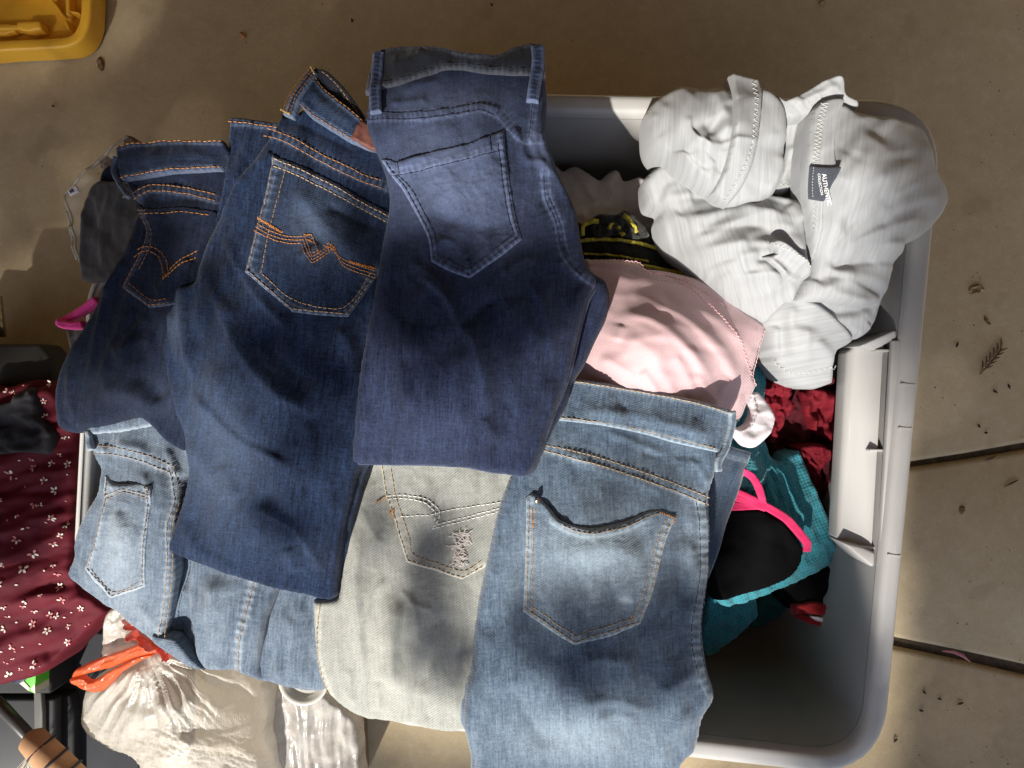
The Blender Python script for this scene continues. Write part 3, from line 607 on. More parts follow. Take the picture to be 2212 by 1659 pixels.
fB = Field([(620,240,.525),(800,300,.525),(600,330,.53),(830,420,.528),(430,560,.505),(345,730,.49),(600,600,.545),(820,620,.535),(385,1000,.478),(360,1190,.462),(720,1290,.462),(600,1000,.53),(560,1200,.495),(760,1000,.505),(480,800,.53)],
  ridges=[([(520,370),(505,410),(470,470)],4,16),([(560,360),(590,330)],3,12),([(590,330),(580,400),(565,470)],-2,7,.4),([(640,400),(700,490),(790,580)],1.8,26),([(640,560),(700,530)],2,10),
    ([(700,440),(760,470),(820,500)],-3,15),([(425,560),(470,640),(520,700)],3,24),([(365,660),(380,730),(400,800)],4,14),([(415,610),(410,680),(430,760)],-3,16),([(560,700),(600,770),(690,850)],-5,36),([(450,780),(500,880),(580,980)],4,40),
    ([(400,940),(470,1040),(560,1120)],3.5,30),([(560,1060),(600,1110),(650,1160)],-5,30),([(690,1294),(712,1230),(724,1150),(738,1060),(770,990)],-6,9,.4),([(735,1280),(738,1180),(752,1080)],5,9),([(400,1120),(430,1190),(520,1235)],3,18),
    ([(620,1180),(640,1240)],3,18),([(500,560),(480,620),(440,680)],2,14),([(730,700),(760,760),(770,830)],3,20),([(600,260),(640,262),(700,290),(780,330)],-3,14),([(480,1000),(520,1080)],2,18),([(660,900),(680,980),(672,1060)],3,22),([(460,620),(520,760),(600,850),(700,900)],5,26,.7),([(410,840),(520,950),(650,1010)],5,24,-.7),([(395,590),(392,700),(420,840)],4,17,.8),([(540,1090),(640,1150),(705,1240)],4,20,.7),([(480,500),(540,620),(640,730)],3,18,.7)],
  seams=[([(574,285),(609,294),(656,318),(703,345),(752,369),(823,398),(850,410)],9,1.1,.5,15)], noise=[(70,170,8,2.6),(34,70,18,1.1),(18,26,50,.45,1)], seed=14, fade=[(690,500,80,60,30,.14),(470,1000,90,160,-8,.20),(380,680,20,60,0,.25),(640,1190,100,40,10,.05)])
leg2((6,5), [(617,246),(606,236),(598,252),(588,275),(572,300),(556,325),(541,345),(521,368),(492,415),(463,474),(440,523),(427,562),(417,605),(378,621),(360,662),(343,722),(347,784),(357,839),(373,891),(387,927),(397,970),(402,1012),(395,1061),(375,1130),(357,1175),(362,1196),(385,1206),(440,1227),(520,1256),(600,1280),(690,1298),(716,1299),(726,1288),(729,1262),(735,1200),(745,1130),(757,1080),(790,990),(880,960),(880,600),(860,440),(840,330),(800,282),(740,240),(700,222),(670,225)], fB, mB, jB, ang=7, edge=(15,.013), skirt=.012)
wBi = Field([(690,150,.535),(785,260,.53),(700,230,.525)])
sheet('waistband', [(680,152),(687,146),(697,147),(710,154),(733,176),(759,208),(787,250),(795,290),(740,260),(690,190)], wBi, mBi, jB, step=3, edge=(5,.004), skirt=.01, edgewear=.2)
stitches([[(695,155),(715,170),(735,192),(757,222),(778,252)]], wBi, tanth, jB, w=2)
wB = Over(fB, .012, seams=[([(690,182),(703,202),(733,228),(762,251),(790,273)],4,.7,.35,12),([(648,227),(671,248),(703,270),(736,290),(762,306),(800,322)],4,.6,.35,14)], noise=[(30,40,30,1.5)], ridges=[([(670,200),(720,250),(790,295)],2.5,20)], fade=[(720,245,60,20,40,.12)])
bandB = sheet('waistband', [(687,150,1),(683,165),(687,176),(703,196),(733,222),(762,245),(795,272),(830,300),(830,335,1),(801,328),(762,312),(736,296),(703,276),(671,254),(648,232),(622,240,1),(630,222),(648,191),(668,168)], wB, mB, jB, ang=40, edge=(6,.005), skirt=.006, edgewear=.5, step=3)
ribbon('belt_loop', [(684,162),(668,186),(645,222),(628,258)], [17,23,25,26], Over(wB,0.,seams=[([(684,162),(668,186),(645,222),(628,258)],8,.8,.3,9)]), mB, jB, off=.004, edge=(4,.0025), edgewear=.9, step=2.4, skirt=.005)
stitches([[(678,166),(661,188),(637,221),(621,252)],[(689,172),(675,194),(652,228),(637,259)],[(684,169),(668,191),(645,225),(629,256)]], Over(wB,.006), orange, jB, w=1.8, dash=5, gap=2.5)
stitches([zigzag([(681,160),(689,176)],2,3.5), zigzag([(617,250),(637,260)],2.2,3.5)], Over(wB,.006), yellowth, jB, w=2.6, dash=4, gap=0)
stitches([[(688,178),(703,200),(733,226),(762,249),(790,272)],[(648,228),(671,249),(703,271),(736,291),(762,307),(800,323)]], wB, orange, bandB, w=1.6)
mPatch = cloth('brown_leather', (.115,.045,.035), .15, .55, (60,60,1), .5, 0)
sheet('patch', [(785,270,1),(764,309,1),(801,329,1),(840,345,1),(840,300,1)], Over(wB,.003), mPatch, jB, step=3, edge=(4,.0018), skirt=.004)
pB = Over(fB, .002, seams=[([(590,342),(583,380),(573,415),(559,474),(550,516),(534,586),(632,671),(750,683),(812,595)],12,.6,.8,18),([(594,345),(625,360),(671,380),(736,412),(785,442),(838,470)],8,.6,.35,15)],
  ridges=[([(630,400),(700,480),(790,560)],1.2,26)], fade=[(690,480,90,80,35,.13)])
pocketB = sheet('pocket', [(590,335,1),(625,349),(671,369),(736,401),(785,431),(850,465,1),(850,540),(812,600),(752,685,1),(690,681),(632,674,1),(580,630),(531,588,1),(550,516),(559,474),(573,415),(584,362)], pB, mB, jB, ang=10, edge=(4,.002), skirt=.005, edgewear=.5, step=3.2)
stitches([[(580,280),(612,289),(658,312),(703,338),(752,361),(785,377),(822,390)],[(570,294),(606,302),(655,328),(703,354),(752,379),(824,407)]], fB, orange, jB, w=1.7)
stitches([[(594,345),(625,358),(671,378),(736,410),(785,440),(842,470)],[(592,360),(621,371),(668,393),(733,425),(785,454),(842,484)],[(590,348),(578,415),(564,474),(555,516),(537,586,1),(632,668,1),(750,679,1),(808,600)],[(621,358),(606,420),(590,480),(577,540),(566,590,1),(640,650),(744,664),(800,590)]], pB, tanth, pocketB, w=2)
stitches([zigzag([(559,473),(585,488),(612,504)],3,4), zigzag([(757,567),(785,575),(812,581)],3,4)], pB, orange, pocketB, w=2.8, dash=5, gap=.3)
arch = []
for k in range(3):
    q = k*7.5
    arch.append([(558-q*.4,484+q),(585-q*.2,500+q),(611-q*.1,509+q),(640,513+q),(661-q*.5,511+q,1),(668-q*.6,530+q*.8),(679-q*.6+q*.4,556+q*.9,1),(700,540+q),(713+q*.8,524+q*.6,1),(725+q*.5,546+q*.7),(745,562+q*.9),(770,573+q),(812,586+q)])
arch += [[(662,511),(675,508,1),(690,545),(694,552)],[(668,522),(680,514)],[(706,533),(716,545)],[(700,530),(726,540)],[(664,518),(684,526)],[(679,548),(694,541)],[(658,508),(676,508)]]
stitches(arch, pB, orange, pocketB, w=1.9, dash=6, gap=1.6)

# ---- A: faded navy pair on top, right of the top row
mA = denim('faded_navy_denim', (.003,.0045,.013), (.036,.052,.114), .40, .1, (.21,.255,.39), .2, .4, .05)
jA = jeans('faded navy jeans with dark pocket stitching and wide waistband, topmost of the pile', W1(1000,560,.5))
fA2 = Field([(1220,560,.49),(1310,640,.475),(1240,830,.485),(1165,990,.50),(1150,800,.51)], ridges=[([(1290,600),(1295,640),(1265,700)],5,10),([(1235,820),(1205,900),(1180,980)],3,12)], noise=[(40,70,10,2)], seed=4)
sheet('leg', [(1220,540),(1262,570),(1296,594),(1312,606),(1320,640),(1312,690),(1287,740),(1265,790),(1240,830),(1225,880),(1197,930),(1172,985),(1149,1027),(1090,1010),(1130,800),(1180,640)], fA2, mA, jA, ang=14, edge=(18,.014), skirt=.03)
fA = Field([(808,112,.55),(1178,102,.55),(800,240,.565),(1178,250,.555),(1000,300,.585),(830,400,.565),(1200,400,.56),(1100,560,.58),(1280,600,.53),(800,640,.565),(950,700,.585),(1230,790,.53),(765,960,.535),(1150,1010,.525),(950,1003,.54),(950,880,.57)],
  ridges=[([(870,205),(900,185),(960,175)],3,10),([(840,225),(880,222),(930,215)],2.5,9),([(1100,255),(1118,290),(1138,343),(1165,350),(1205,385),(1235,440)],6,11,-.5),([(1150,300),(1160,335),(1185,360)],4,8),
    ([(1160,400),(1195,470),(1225,560)],-3,13),([(930,460),(1010,490),(1100,500)],-2,22),([(930,600),(890,680),(880,780)],3.5,16),([(875,560),(950,610),(980,690)],2,14),
    ([(900,690),(885,800),(890,900)],3.5,14),([(1000,740),(985,830),(1000,930)],3,22),([(1100,640),(1140,700),(1180,760)],2,26),([(790,740),(785,850),(790,940)],3,14),([(1080,600),(1130,560),(1160,570)],2.2,12),([(940,700),(920,780)],2,10),
    ([(1040,900),(1080,960)],2,18),([(1190,820),(1140,900),(1110,980)],3,16),([(1280,600),(1240,590),(1200,560)],3,12),([(1270,610),(1235,660),(1215,740)],2.5,14),([(800,330),(830,420),(840,470)],3,13),([(895,590),(960,640),(1010,740)],3,20,.8),([(1090,630),(1000,700),(950,800)],-3,20,.8),([(872,660),(866,760),(882,900)],3,15,-.8),([(1140,600),(1180,680),(1192,790)],3,16,.8),([(1010,700),(1040,800),(1050,900)],2.5,20,.8)],
  seams=[([(786,252),(858,252),(936,247),(999,236),(1038,232),(1077,244),(1098,266),(1120,292),(1136,302),(1176,300)],10,1.2,.35,11),([(1155,222),(1150,270),(1147,304)],5,1.0,.3,12),([(1177,374),(1182,425),(1206,484),(1222,554),(1261,597),(1292,612)],8,1.0,.4,16)],
  noise=[(70,160,3,2.6),(34,60,12,1.1),(20,28,45,.5,1),(12,14,0,.22)], seed=17, fade=[(980,440,150,120,10,.26),(960,215,140,45,0,.34),(930,300,110,40,-5,.2),(1170,330,26,60,-10,.2),(900,960,160,60,0,.04)])
leg2((4,7), [(790,225),(787,250),(790,275),(810,325),(830,380),(838,440),(822,520),(803,640),(787,720),(768,850),(757,965),(758,999),(775,1003),(900,1005),(1000,1010),(1080,1024),(1140,1026),(1165,985),(1195,900),(1218,845),(1238,790),(1258,700),(1275,640),(1291,604),(1270,570),(1258,520),(1245,450),(1215,382),(1190,320),(1180,288),(1178,240),(1180,190),(1176,150),(1168,112),(1140,104),(1110,112),(1080,126),(1040,134),(1000,128),(950,116),(900,112),(830,116),(810,125),(802,150),(794,190)], fA, mA, jA, ang=3, edge=(15,.013), skirt=.012)
fAb = Field([(808,112,.545),(1178,102,.545),(1000,200,.552)])
wA = Over(fA, .004, ridges=[([(810,160),(900,135),(990,120),(1090,140),(1170,130)],4,22),([(900,120),(940,140)],1.5,10),([(1040,145),(1090,140)],-2,10),([(1100,110),(1130,120)],2,10)], seams=[([(808,118),(870,109),(950,114),(1000,126),(1040,132),(1080,124),(1110,110),(1145,101)],4,.7,.3,9),([(790,198),(819,190),(878,176),(936,156),(991,147),(1034,154),(1093,158),(1178,164)],5,.9,.4,13)], noise=[(30,50,0,1.6)])
mA2 = denim('worn_navy_denim', (.005,.006,.009), (.030,.032,.042), .28, .1, (.16,.17,.19), .15, .3, .15)
bandA = sheet('waistband', [(806,113,1),(830,108),(870,103),(905,105),(950,109),(1000,121),(1040,127),(1080,119),(1110,105),(1145,96),(1174,101),(1178,140),(1178,168,1),(1093,163),(1034,159),(991,152),(936,161),(878,181),(819,195),(788,200,1),(792,170),(800,140)], wA, mA2, jA, ang=90, edge=(6,.005), skirt=.007, edgewear=.6, step=3.2)
ribbon('belt_loop', [(818,114),(815,150),(810,200),(813,246)], 25, Over(wA,0.,seams=[([(818,114),(815,150),(810,200),(813,246)],8,.9,.3,9)]), mA, jA, off=.005, edge=(4,.0025), edgewear=.9, step=2.4, skirt=.005)
ribbon('belt_loop', [(1160,100),(1162,140),(1155,185),(1150,221)], 27, Over(wA,0.,seams=[([(1160,100),(1162,140),(1155,185),(1150,221)],8,.9,.3,9)]), mA, jA, off=.005, edge=(4,.0025), edgewear=.9, step=2.4, skirt=.005)
pA = Over(fA, .0022, seams=[([(829,352),(845,378),(870,408),(900,460),(928,516),(935,562),(1014,597),(1122,514),(1112,470),(1100,400),(1090,330),(1085,286)],9,.6,.5,15),([(836,376),(870,372),(900,366),(960,350),(1010,338),(1090,318)],6,.7,.3,14)],
  ridges=[([(850,352),(870,358),(900,345),(930,342)],3.5,10),([(935,540),(960,520),(990,530)],2.5,10),([(1010,590),(1012,560)],2,8),([(955,580),(975,560)],1.5,7),([(960,360),(990,440),(1000,520)],1.2,26)], fade=[(980,410,110,120,0,.2)])
pocketA = sheet('pocket', [(824,346,1),(840,344),(860,350),(890,340),(930,328),(1010,308),(1060,292),(1089,279,1),(1092,330),(1102,400),(1114,470),(1127,517,1),(1080,556),(1014,601,1),(970,585),(932,566,1),(925,515),(895,455),(868,408),(845,380)], pA, mA, jA, ang=-6, edge=(4,.0022), skirt=.005, edgewear=.7, step=3.)
stitches([[(834,352),(850,376),(875,406),(904,458),(931,514),(938,560,1),(1014,595,1),(1120,513,1),(1108,470),(1096,400),(1085,288)],[(848,372),(885,405),(914,456),(941,510),(947,553,1),(1013,584,1),(1109,508,1),(1098,470),(1086,400),(1076,312)],[(838,384),(870,380),(900,374),(960,358),(1010,346),(1092,326)],[(860,350),(864,378)],[(1058,296),(1062,330)]], pA, navyth, pocketA, w=1.7, dash=10, gap=1.5)
stitches([[(788,246),(858,246),(936,241),(999,230),(1038,226),(1077,238)],[(788,260),(858,260),(936,254),(999,243),(1038,240),(1070,252)],[(1150,226),(1145,270),(1142,300)],[(1185,425),(1209,484),(1226,554),(1264,594)],[(1174,380),(1178,425),(1201,484),(1217,554),(1256,600)]], fA, navyth, jA, w=1.7, dash=10, gap=1.5)
stitches([[(812,119),(870,110),(950,115),(1000,127),(1040,133),(1080,125),(1110,111),(1145,102)],[(795,192),(819,186),(878,172),(936,152),(991,143),(1034,150),(1093,154),(1135,156)]], wA, navyth, bandA, w=1.6, dash=10, gap=1.5)

# ---------------------------------------------------------------- grey heather shirt bundled on the far right corner
def heather(name, a, c):
    b = N(name); s = b.noise(b.coord((150, 5, 1)), 1, 3, .55); s2 = b.noise(b.coord((330, 14, 1)), 1, 2, .5); g = b.noise(b.coord((420,420,1)), 1, 2, .6)
    f = b.math('ADD', b.math('MULTIPLY', s, .75), b.math('ADD', b.math('MULTIPLY', s2, .35), b.math('MULTIPLY', g, .12)))
    return b.set(Base_Color=b.ramp(f, [(.44, a), (.58, tuple((x+y)/2 for x,y in zip(a,c))), (.74, c)]), Roughness=.7, Specular_IOR_Level=.25, Sheen_Weight=.15, Normal=b.bump(b.math('ADD', g, s2), .16, .0008))
mG = heather('heather_jersey', (.245,.252,.26), (.315,.321,.326))
mGt = plain('white_overlock_thread', (.46,.46,.44), .7, .2, .1, 300)
sG = thing('shirt', 'light grey heather shirt with white overlock seams, bundled over the far right bin corner', 'shirt', W1(1750,500,.43))
# lower left bunch
fan1 = []
for k in range(6):
    q = k/5; y0 = 410+150*q
    fan1.append(([(1425+95*q+rnd.uniform(-8,8),440+190*q),(1520+50*q,430+170*q+rnd.uniform(-6,6)),(1620+20*q,415+180*q),(1728,450+150*q)], rnd.uniform(3.,5.)*(1 if k % 2 else -.8), rnd.uniform(12,18), rnd.choice((.5,-.5))))
f1 = Field([(1400,400,.435),(1440,540,.40),(1560,430,.45),(1600,560,.468),(1740,470,.47),(1740,600,.455),(1570,660,.41),(1690,690,.42),(1500,500,.45)],
  ridges=fan1+[([(1480,530),(1540,500),(1610,470),(1700,450)],6.60,26.0,.5),([(1440,500),(1500,480),(1560,460),(1640,440)],5.78,22.8),([(1450,560),(1530,555),(1600,520),(1660,490)],6.60,24.4),([(1520,590),(1600,560),(1650,545)],5.78,22.8,-.5),
    ([(1540,620),(1620,600),(1690,590)],5.78,22.8),([(1580,650),(1640,640),(1710,610)],5.78,21.1,.5),([(1660,480),(1700,500),(1735,560),(1740,600)],6.60,26.0),([(1640,540),(1680,560),(1725,590)],4.95,17.9,.5),([(1640,560),(1660,590),(1680,620)],4.95,16.2),
    ([(1700,600),(1715,640),(1700,665)],4.12,14.6),([(1470,460),(1440,490),(1430,530)],4.12,22.8),([(1600,430),(1560,470),(1500,500)],-4.95,19.5),([(1700,510),(1650,505),(1600,530)],-4.12,17.9),([(1480,590),(1540,600)],4.12,19.5),([(1425,420),(1460,430),(1500,420)],3.30,26.0),
    ([(1575,600),(1640,580)],-4.95,13.0),([(1700,440),(1735,480)],4.12,22.8)], noise=[(60,26,-25,0.88)], seed=21)
sheet('lower_body', [(1393,396),(1400,375),(1437,350),(1525,390),(1600,410),(1671,415),(1740,440),(1746,547),(1752,590),(1725,635),(1712,668),(1690,690),(1661,706),(1628,690),(1597,672),(1575,660),(1550,628),(1534,611),(1490,575),(1446,547),(1428,515),(1422,479),(1428,455),(1400,440)], f1, mG, sG, ang=-18, edge=(16,.014), skirt=.03)
# hem stitching on the little folded flap
f1b = Over(f1, .008, ridges=[([(1660,520),(1700,545),(1740,580)],3.30,19.5),([(1640,560),(1690,600)],2.47,16.2)])
sheet('hem_flap', [(1655,528,1),(1668,520),(1700,540),(1740,572),(1748,595),(1720,612),(1690,606),(1668,580),(1645,556,1),(1668,552)], f1b, mG, sG, ang=35, edge=(8,.006), skirt=.01, step=3)
stitches([zigzag([(1660,532),(1700,551),(1742,582)],1.98,8.1)], f1b, mGt, sG, w=1.6, dash=5, gap=.5)
# sleeve at the bottom
f2 = Field([(1660,700,.415),(1780,700,.435),(1690,800,.39),(1800,790,.39),(1760,740,.43)], ridges=[([(1712,650),(1703,690),(1706,740),(1720,790)],6.60,22.8,.5),([(1760,735),(1780,760),(1805,790)],4.12,22.8),([(1740,700),(1735,760),(1740,800)],3.30,26.0),([(1675,700),(1672,740),(1676,770)],5.78,19.5),([(1690,690),(1690,770)],-4.95,14.6)], noise=[(40,60,0,0.82)], seed=23,
  seams=[([(1672,776),(1700,795),(1740,800),(1808,786)],3,1,.2,9)])
sheet('sleeve', [(1650,690),(1655,720),(1660,760),(1672,770),(1671,782),(1682,800),(1695,818),(1720,834),(1745,840),(1769,841),(1805,829,1),(1808,800),(1806,775),(1816,757),(1850,735),(1830,700),(1770,650),(1700,640)], f2, mG, sG, ang=80, edge=(16,.016), skirt=.04, step=3.5)
stitches([zigzag([(1672,783),(1700,802),(1740,807),(1806,793)],4.12,11.4)], f2, mGt, sG, w=1.5, dash=6, gap=.4)
# lower right drape under the big body lobe
f3 = Field([(1710,660,.44),(1900,640,.43),(1770,735,.42),(1860,725,.41)], ridges=[([(1720,665),(1780,678),(1850,670),(1900,650)],-4.95,11.4),([(1770,700),(1830,690),(1890,680)],4.12,22.8),([(1850,730),(1880,700)],4.12,16.2)], noise=[(40,30,0,0.82)], seed=25)
sheet('hem', [(1712,640),(1712,668),(1718,696),(1745,718),(1769,736),(1800,730),(1830,722),(1857,732),(1885,712),(1897,694),(1911,650),(1925,615),(1800,600)], f3, mG, sG, ang=5, edge=(14,.014), skirt=.04, step=3.5)
# big right body lobe
fan4 = []
for k in range(8):
    a = R(-62+k*13)+rnd.uniform(-.05,.05); l = rnd.uniform(150,290); x0, y0 = 1762+rnd.uniform(0,16), 582+rnd.uniform(-10,10)
    fan4.append(([(x0,y0),(x0+math.cos(a)*l*.35,y0+math.sin(a)*l*.35),(x0+math.cos(a+.06)*l*.7,y0+math.sin(a+.06)*l*.7),(x0+math.cos(a+.16)*l,y0+math.sin(a+.16)*l)], rnd.uniform(2.6,4.6)*(1 if k % 2 else -1), rnd.uniform(12,20), rnd.choice((0,.5,-.5))))
f4 = Field([(1750,260,.50),(1860,240,.505),(1990,280,.47),(2050,430,.44),(1990,520,.45),(1940,570,.455),(1910,640,.43),(1757,590,.462),(1760,450,.49),(1880,400,.525),(1820,640,.46),(1740,680,.44),(1940,380,.51)],
  ridges=fan4+[([(1765,572),(1850,520),(1930,490),(2010,470)],5.78,24.4,-.5),([(1762,540),(1830,450),(1900,390),(1980,340)],4.95,42.2),([(1790,420),(1850,360),(1900,290)],4.95,35.8),([(1800,500),(1880,440),(1990,400)],-4.12,35.8),([(1775,585),(1850,555),(1930,540)],-4.95,22.8),
    ([(1760,600),(1770,625),(1800,612),(1860,600)],4.12,17.9),([(1768,610),(1800,640),(1880,655)],4.12,29.2),([(1830,330),(1800,370),(1795,410)],4.12,17.9),([(1856,240),(1850,290),(1830,350)],4.95,19.5,.5),([(1880,560),(1930,530),(1960,525)],4.12,19.5),
    ([(2010,300),(1960,370),(1900,430)],3.30,42.2),([(2040,420),(1970,440),(1900,480)],2.47,29.2),([(1730,655),(1745,640),(1760,600)],4.12,16.2),([(1790,680),(1840,665),(1900,640)],3.30,19.5),([(1900,250),(1940,300),(1950,350)],2.47,39.0)],
  noise=[(34,110,50,0.88)], seed=27)
sheet('body', [(1744,300,1),(1747,270),(1752,240),(1768,222),(1790,214),(1830,220),(1858,236),(1900,243),(1940,250),(1988,266),(2012,292),(2022,330),(2030,362),(2050,395),(2058,425),(2050,450),(2037,472),(2003,506),(1966,525),(1958,545),(1946,562),(1934,592),(1926,621),(1912,646),(1893,660),(1860,664),(1820,655),(1785,650),(1750,655),(1713,662),(1722,640),(1740,605),(1755,585),(1756,540),(1752,480),(1745,430)], f4, mG, sG, ang=8, edge=(16,.015), skirt=.03)
# neck strip with the sewn-in tag, on the lobe's left edge
f4s = Over(f4, .006)
sheet('neckband', [(1744,300),(1748,262),(1756,236),(1775,220),(1800,214),(1822,216,1),(1812,250),(1802,300),(1797,360),(1794,385),(1775,440),(1768,520),(1757,560,1),(1748,500),(1740,440),(1738,370)], f4s, mG, sG, ang=4, edge=(7,.006), skirt=.012, step=3)
stitches([zigzag([(1776,226),(1768,262),(1760,310),(1753,372)],7.50,8.5), zigzag([(1752,442),(1752,500)],2.90,9.8)], f4s, mGt, sG, w=1.6, dash=6, gap=.4)
mTag = cloth('charcoal_label', (.045,.05,.062), .2, .8, (300,300,1), .3)
f4t = Over(f4, .013)
tagp = sheet('tag', [(1741,366,1),(1796,374,1),(1783,410),(1768,441,1),(1738,435,1),(1738,400)], f4t, mTag, sG, step=3, edge=(4,.0012), skirt=.004)
mInk = plain('white_lettering', (.75,.75,.73), .7, .2, .03)
def lettering(txt, x, y, size, ang, field, off, mat, parent):
    cu = bpy.data.curves.new('lettering', 'FONT'); cu.body = txt; cu.size = 1; cu.align_x = 'LEFT'; cu.extrude = 0; cu.offset = .002
    ob = bpy.data.objects.new('lettering_curve', cu); COL.objects.link(ob); dg = bpy.context.evaluated_depsgraph_get(); dg.update()
    me = bpy.data.meshes.new_from_object(ob.evaluated_get(dg)); n = len(me.vertices); co = np.zeros(n*3); me.vertices.foreach_get('co', co); co = co.reshape(-1,3)
    Fc = [list(p.vertices) for p in me.polygons]; bpy.data.objects.remove(ob)
    c, s = math.cos(R(ang)), math.sin(R(ang)); P = np.stack([x+size*(co[:,0]*c+co[:,1]*s), y+size*(co[:,0]*s-co[:,1]*c)], 1)
    zb = field.base(P); X = W(P, zb); X[:,2] = field(P)+off
    return link_mesh('lettering', X, Fc, mat, parent, False)
lettering('AUTHENTIC', 1762, 385, 12.5, 82, f4t, .0007, mInk, tagp)
lettering('COLLECTION', 1753, 384, 7.6, 82, f4t, .0007, mInk, tagp)
stitches([[(1745,370),(1743,400),(1743,434)]], f4t, mGt, tagp, w=1.6, dash=3, gap=3)
# flap standing up at the top
f5 = Field([(1695,230,.49),(1760,190,.50),(1815,160,.505),(1850,215,.50)], ridges=[([(1705,235),(1760,205),(1812,190)],5.78,19.5,.5),([(1815,160),(1808,185),(1800,205)],4.95,13.0),([(1720,215),(1790,180)],-3.30,14.6)], noise=[(30,30,0,0.55)], seed=29)
sheet('flap', [(1680,200),(1700,212),(1744,191),(1775,172),(1805,160),(1820,156,1),(1828,175),(1833,200),(1858,214),(1856,232),(1800,235),(1745,250),(1690,252)], f5, mG, sG, ang=-50, edge=(9,.010), skirt=.03, step=3)
# small inner fold between the two lobes
f6 = Field([(1710,300,.462),(1735,300,.465),(1690,400,.455),(1735,400,.45)], ridges=[([(1705,310),(1715,340),(1710,390)],4.12,14.6),([(1735,300),(1728,350)],3.30,13.0),([(1700,370),(1730,385)],-3.30,13.0)], noise=[(24,24,0,0.55)], seed=31)
sheet('inner_fold', [(1690,215),(1745,240),(1748,300),(1742,380),(1738,398),(1715,408),(1690,418),(1668,415),(1690,360),(1696,300)], f6, mG, sG, ang=10, edge=(10,.010), skirt=.03, step=3)
stitches([zigzag([(1686,398),(1710,400),(1736,388)],2.47,9.8)], f6, mGt, sG, w=1.8, dash=5, gap=.5)
# upper left lobe
fan7 = []
for k in range(6):
    a = R(-200+k*60)+rnd.uniform(-.1,.1); l = rnd.uniform(60,110)
    fan7.append(([(1525+math.cos(a)*16,320+math.sin(a)*12),(1525+math.cos(a+.12)*l*.5,320+math.sin(a+.12)*l*.5),(1525+math.cos(a+.3)*l,320+math.sin(a+.3)*l)], rnd.uniform(3.,5.)*(1 if k % 2 else -.9), rnd.uniform(10,15), rnd.choice((.5,-.5))))
f7 = Field([(1400,280,.46),(1430,200,.465),(1570,190,.49),(1690,230,.49),(1700,330,.485),(1670,410,.475),(1560,440,.47),(1430,350,.455),(1540,300,.515),(1480,260,.505)],
  ridges=fan7+[([(1440,215),(1425,280),(1440,340)],4.12,17.9),([(1500,185),(1470,240),(1450,320)],4.12,22.8),([(1530,190),(1560,240),(1570,300)],4.95,22.8,.5),([(1480,330),(1510,300),(1530,310),(1545,330)],6.60,14.6,.5),([(1490,285),(1525,265),(1550,290)],-6.60,17.9),
    ([(1500,330),(1520,360),(1560,350)],-5.78,14.6),([(1470,320),(1485,360),(1500,375)],4.95,16.2),([(1450,330),(1490,355),(1540,400)],4.12,17.9),([(1520,400),(1535,370),(1550,340)],4.95,16.2),([(1410,240),(1410,290),(1420,330)],3.30,14.6),([(1560,190),(1575,230)],4.12,14.6),([(1545,250),(1570,330)],-5.78,17.9),
    ([(1640,180),(1670,230),(1685,320)],3.30,42.2),([(1650,420),(1680,380),(1700,330)],4.12,19.5),([(1400,260),(1430,300)],-2.47,13.0),([(1495,345),(1530,330)],4.12,11.4)], noise=[(34,60,-20,0.82)], seed=33)
sheet('upper_body', [(1397,262),(1398,240),(1412,215),(1427,202),(1450,188),(1476,178),(1500,180),(1525,184),(1550,182),(1576,190),(1600,180),(1640,180),(1680,205),(1700,235),(1704,270),(1703,303),(1700,345),(1694,381),(1684,405),(1671,421),(1640,438),(1559,447),(1540,425),(1534,416),(1505,400),(1476,383),(1450,368),(1427,349),(1405,325),(1398,300)], f7, mG, sG, ang=2, edge=(17,.017), skirt=.03)
f7s = Over(f7, .009, ridges=[([(1600,180),(1600,300),(1570,430)],2.47,39.0)], seams=[([(1628,180),(1628,260),(1618,340),(1590,405),(1566,446)],2,1.0,.2,9)])
sheet('hem_band', [(1573,166,1),(1580,163),(1610,170),(1636,177,1),(1640,200),(1637,254),(1627,342),(1600,408),(1566,450,1),(1550,436),(1536,419,1),(1563,364),(1578,294),(1580,225)], f7s, mG, sG, ang=3, edge=(8,.007), skirt=.018, step=3)
stitches([zigzag([(1622,182),(1623,254),(1613,335),(1586,396),(1560,440)],4.54,11.4)], f7s, mGt, sG, w=1.6, dash=7, gap=.3)

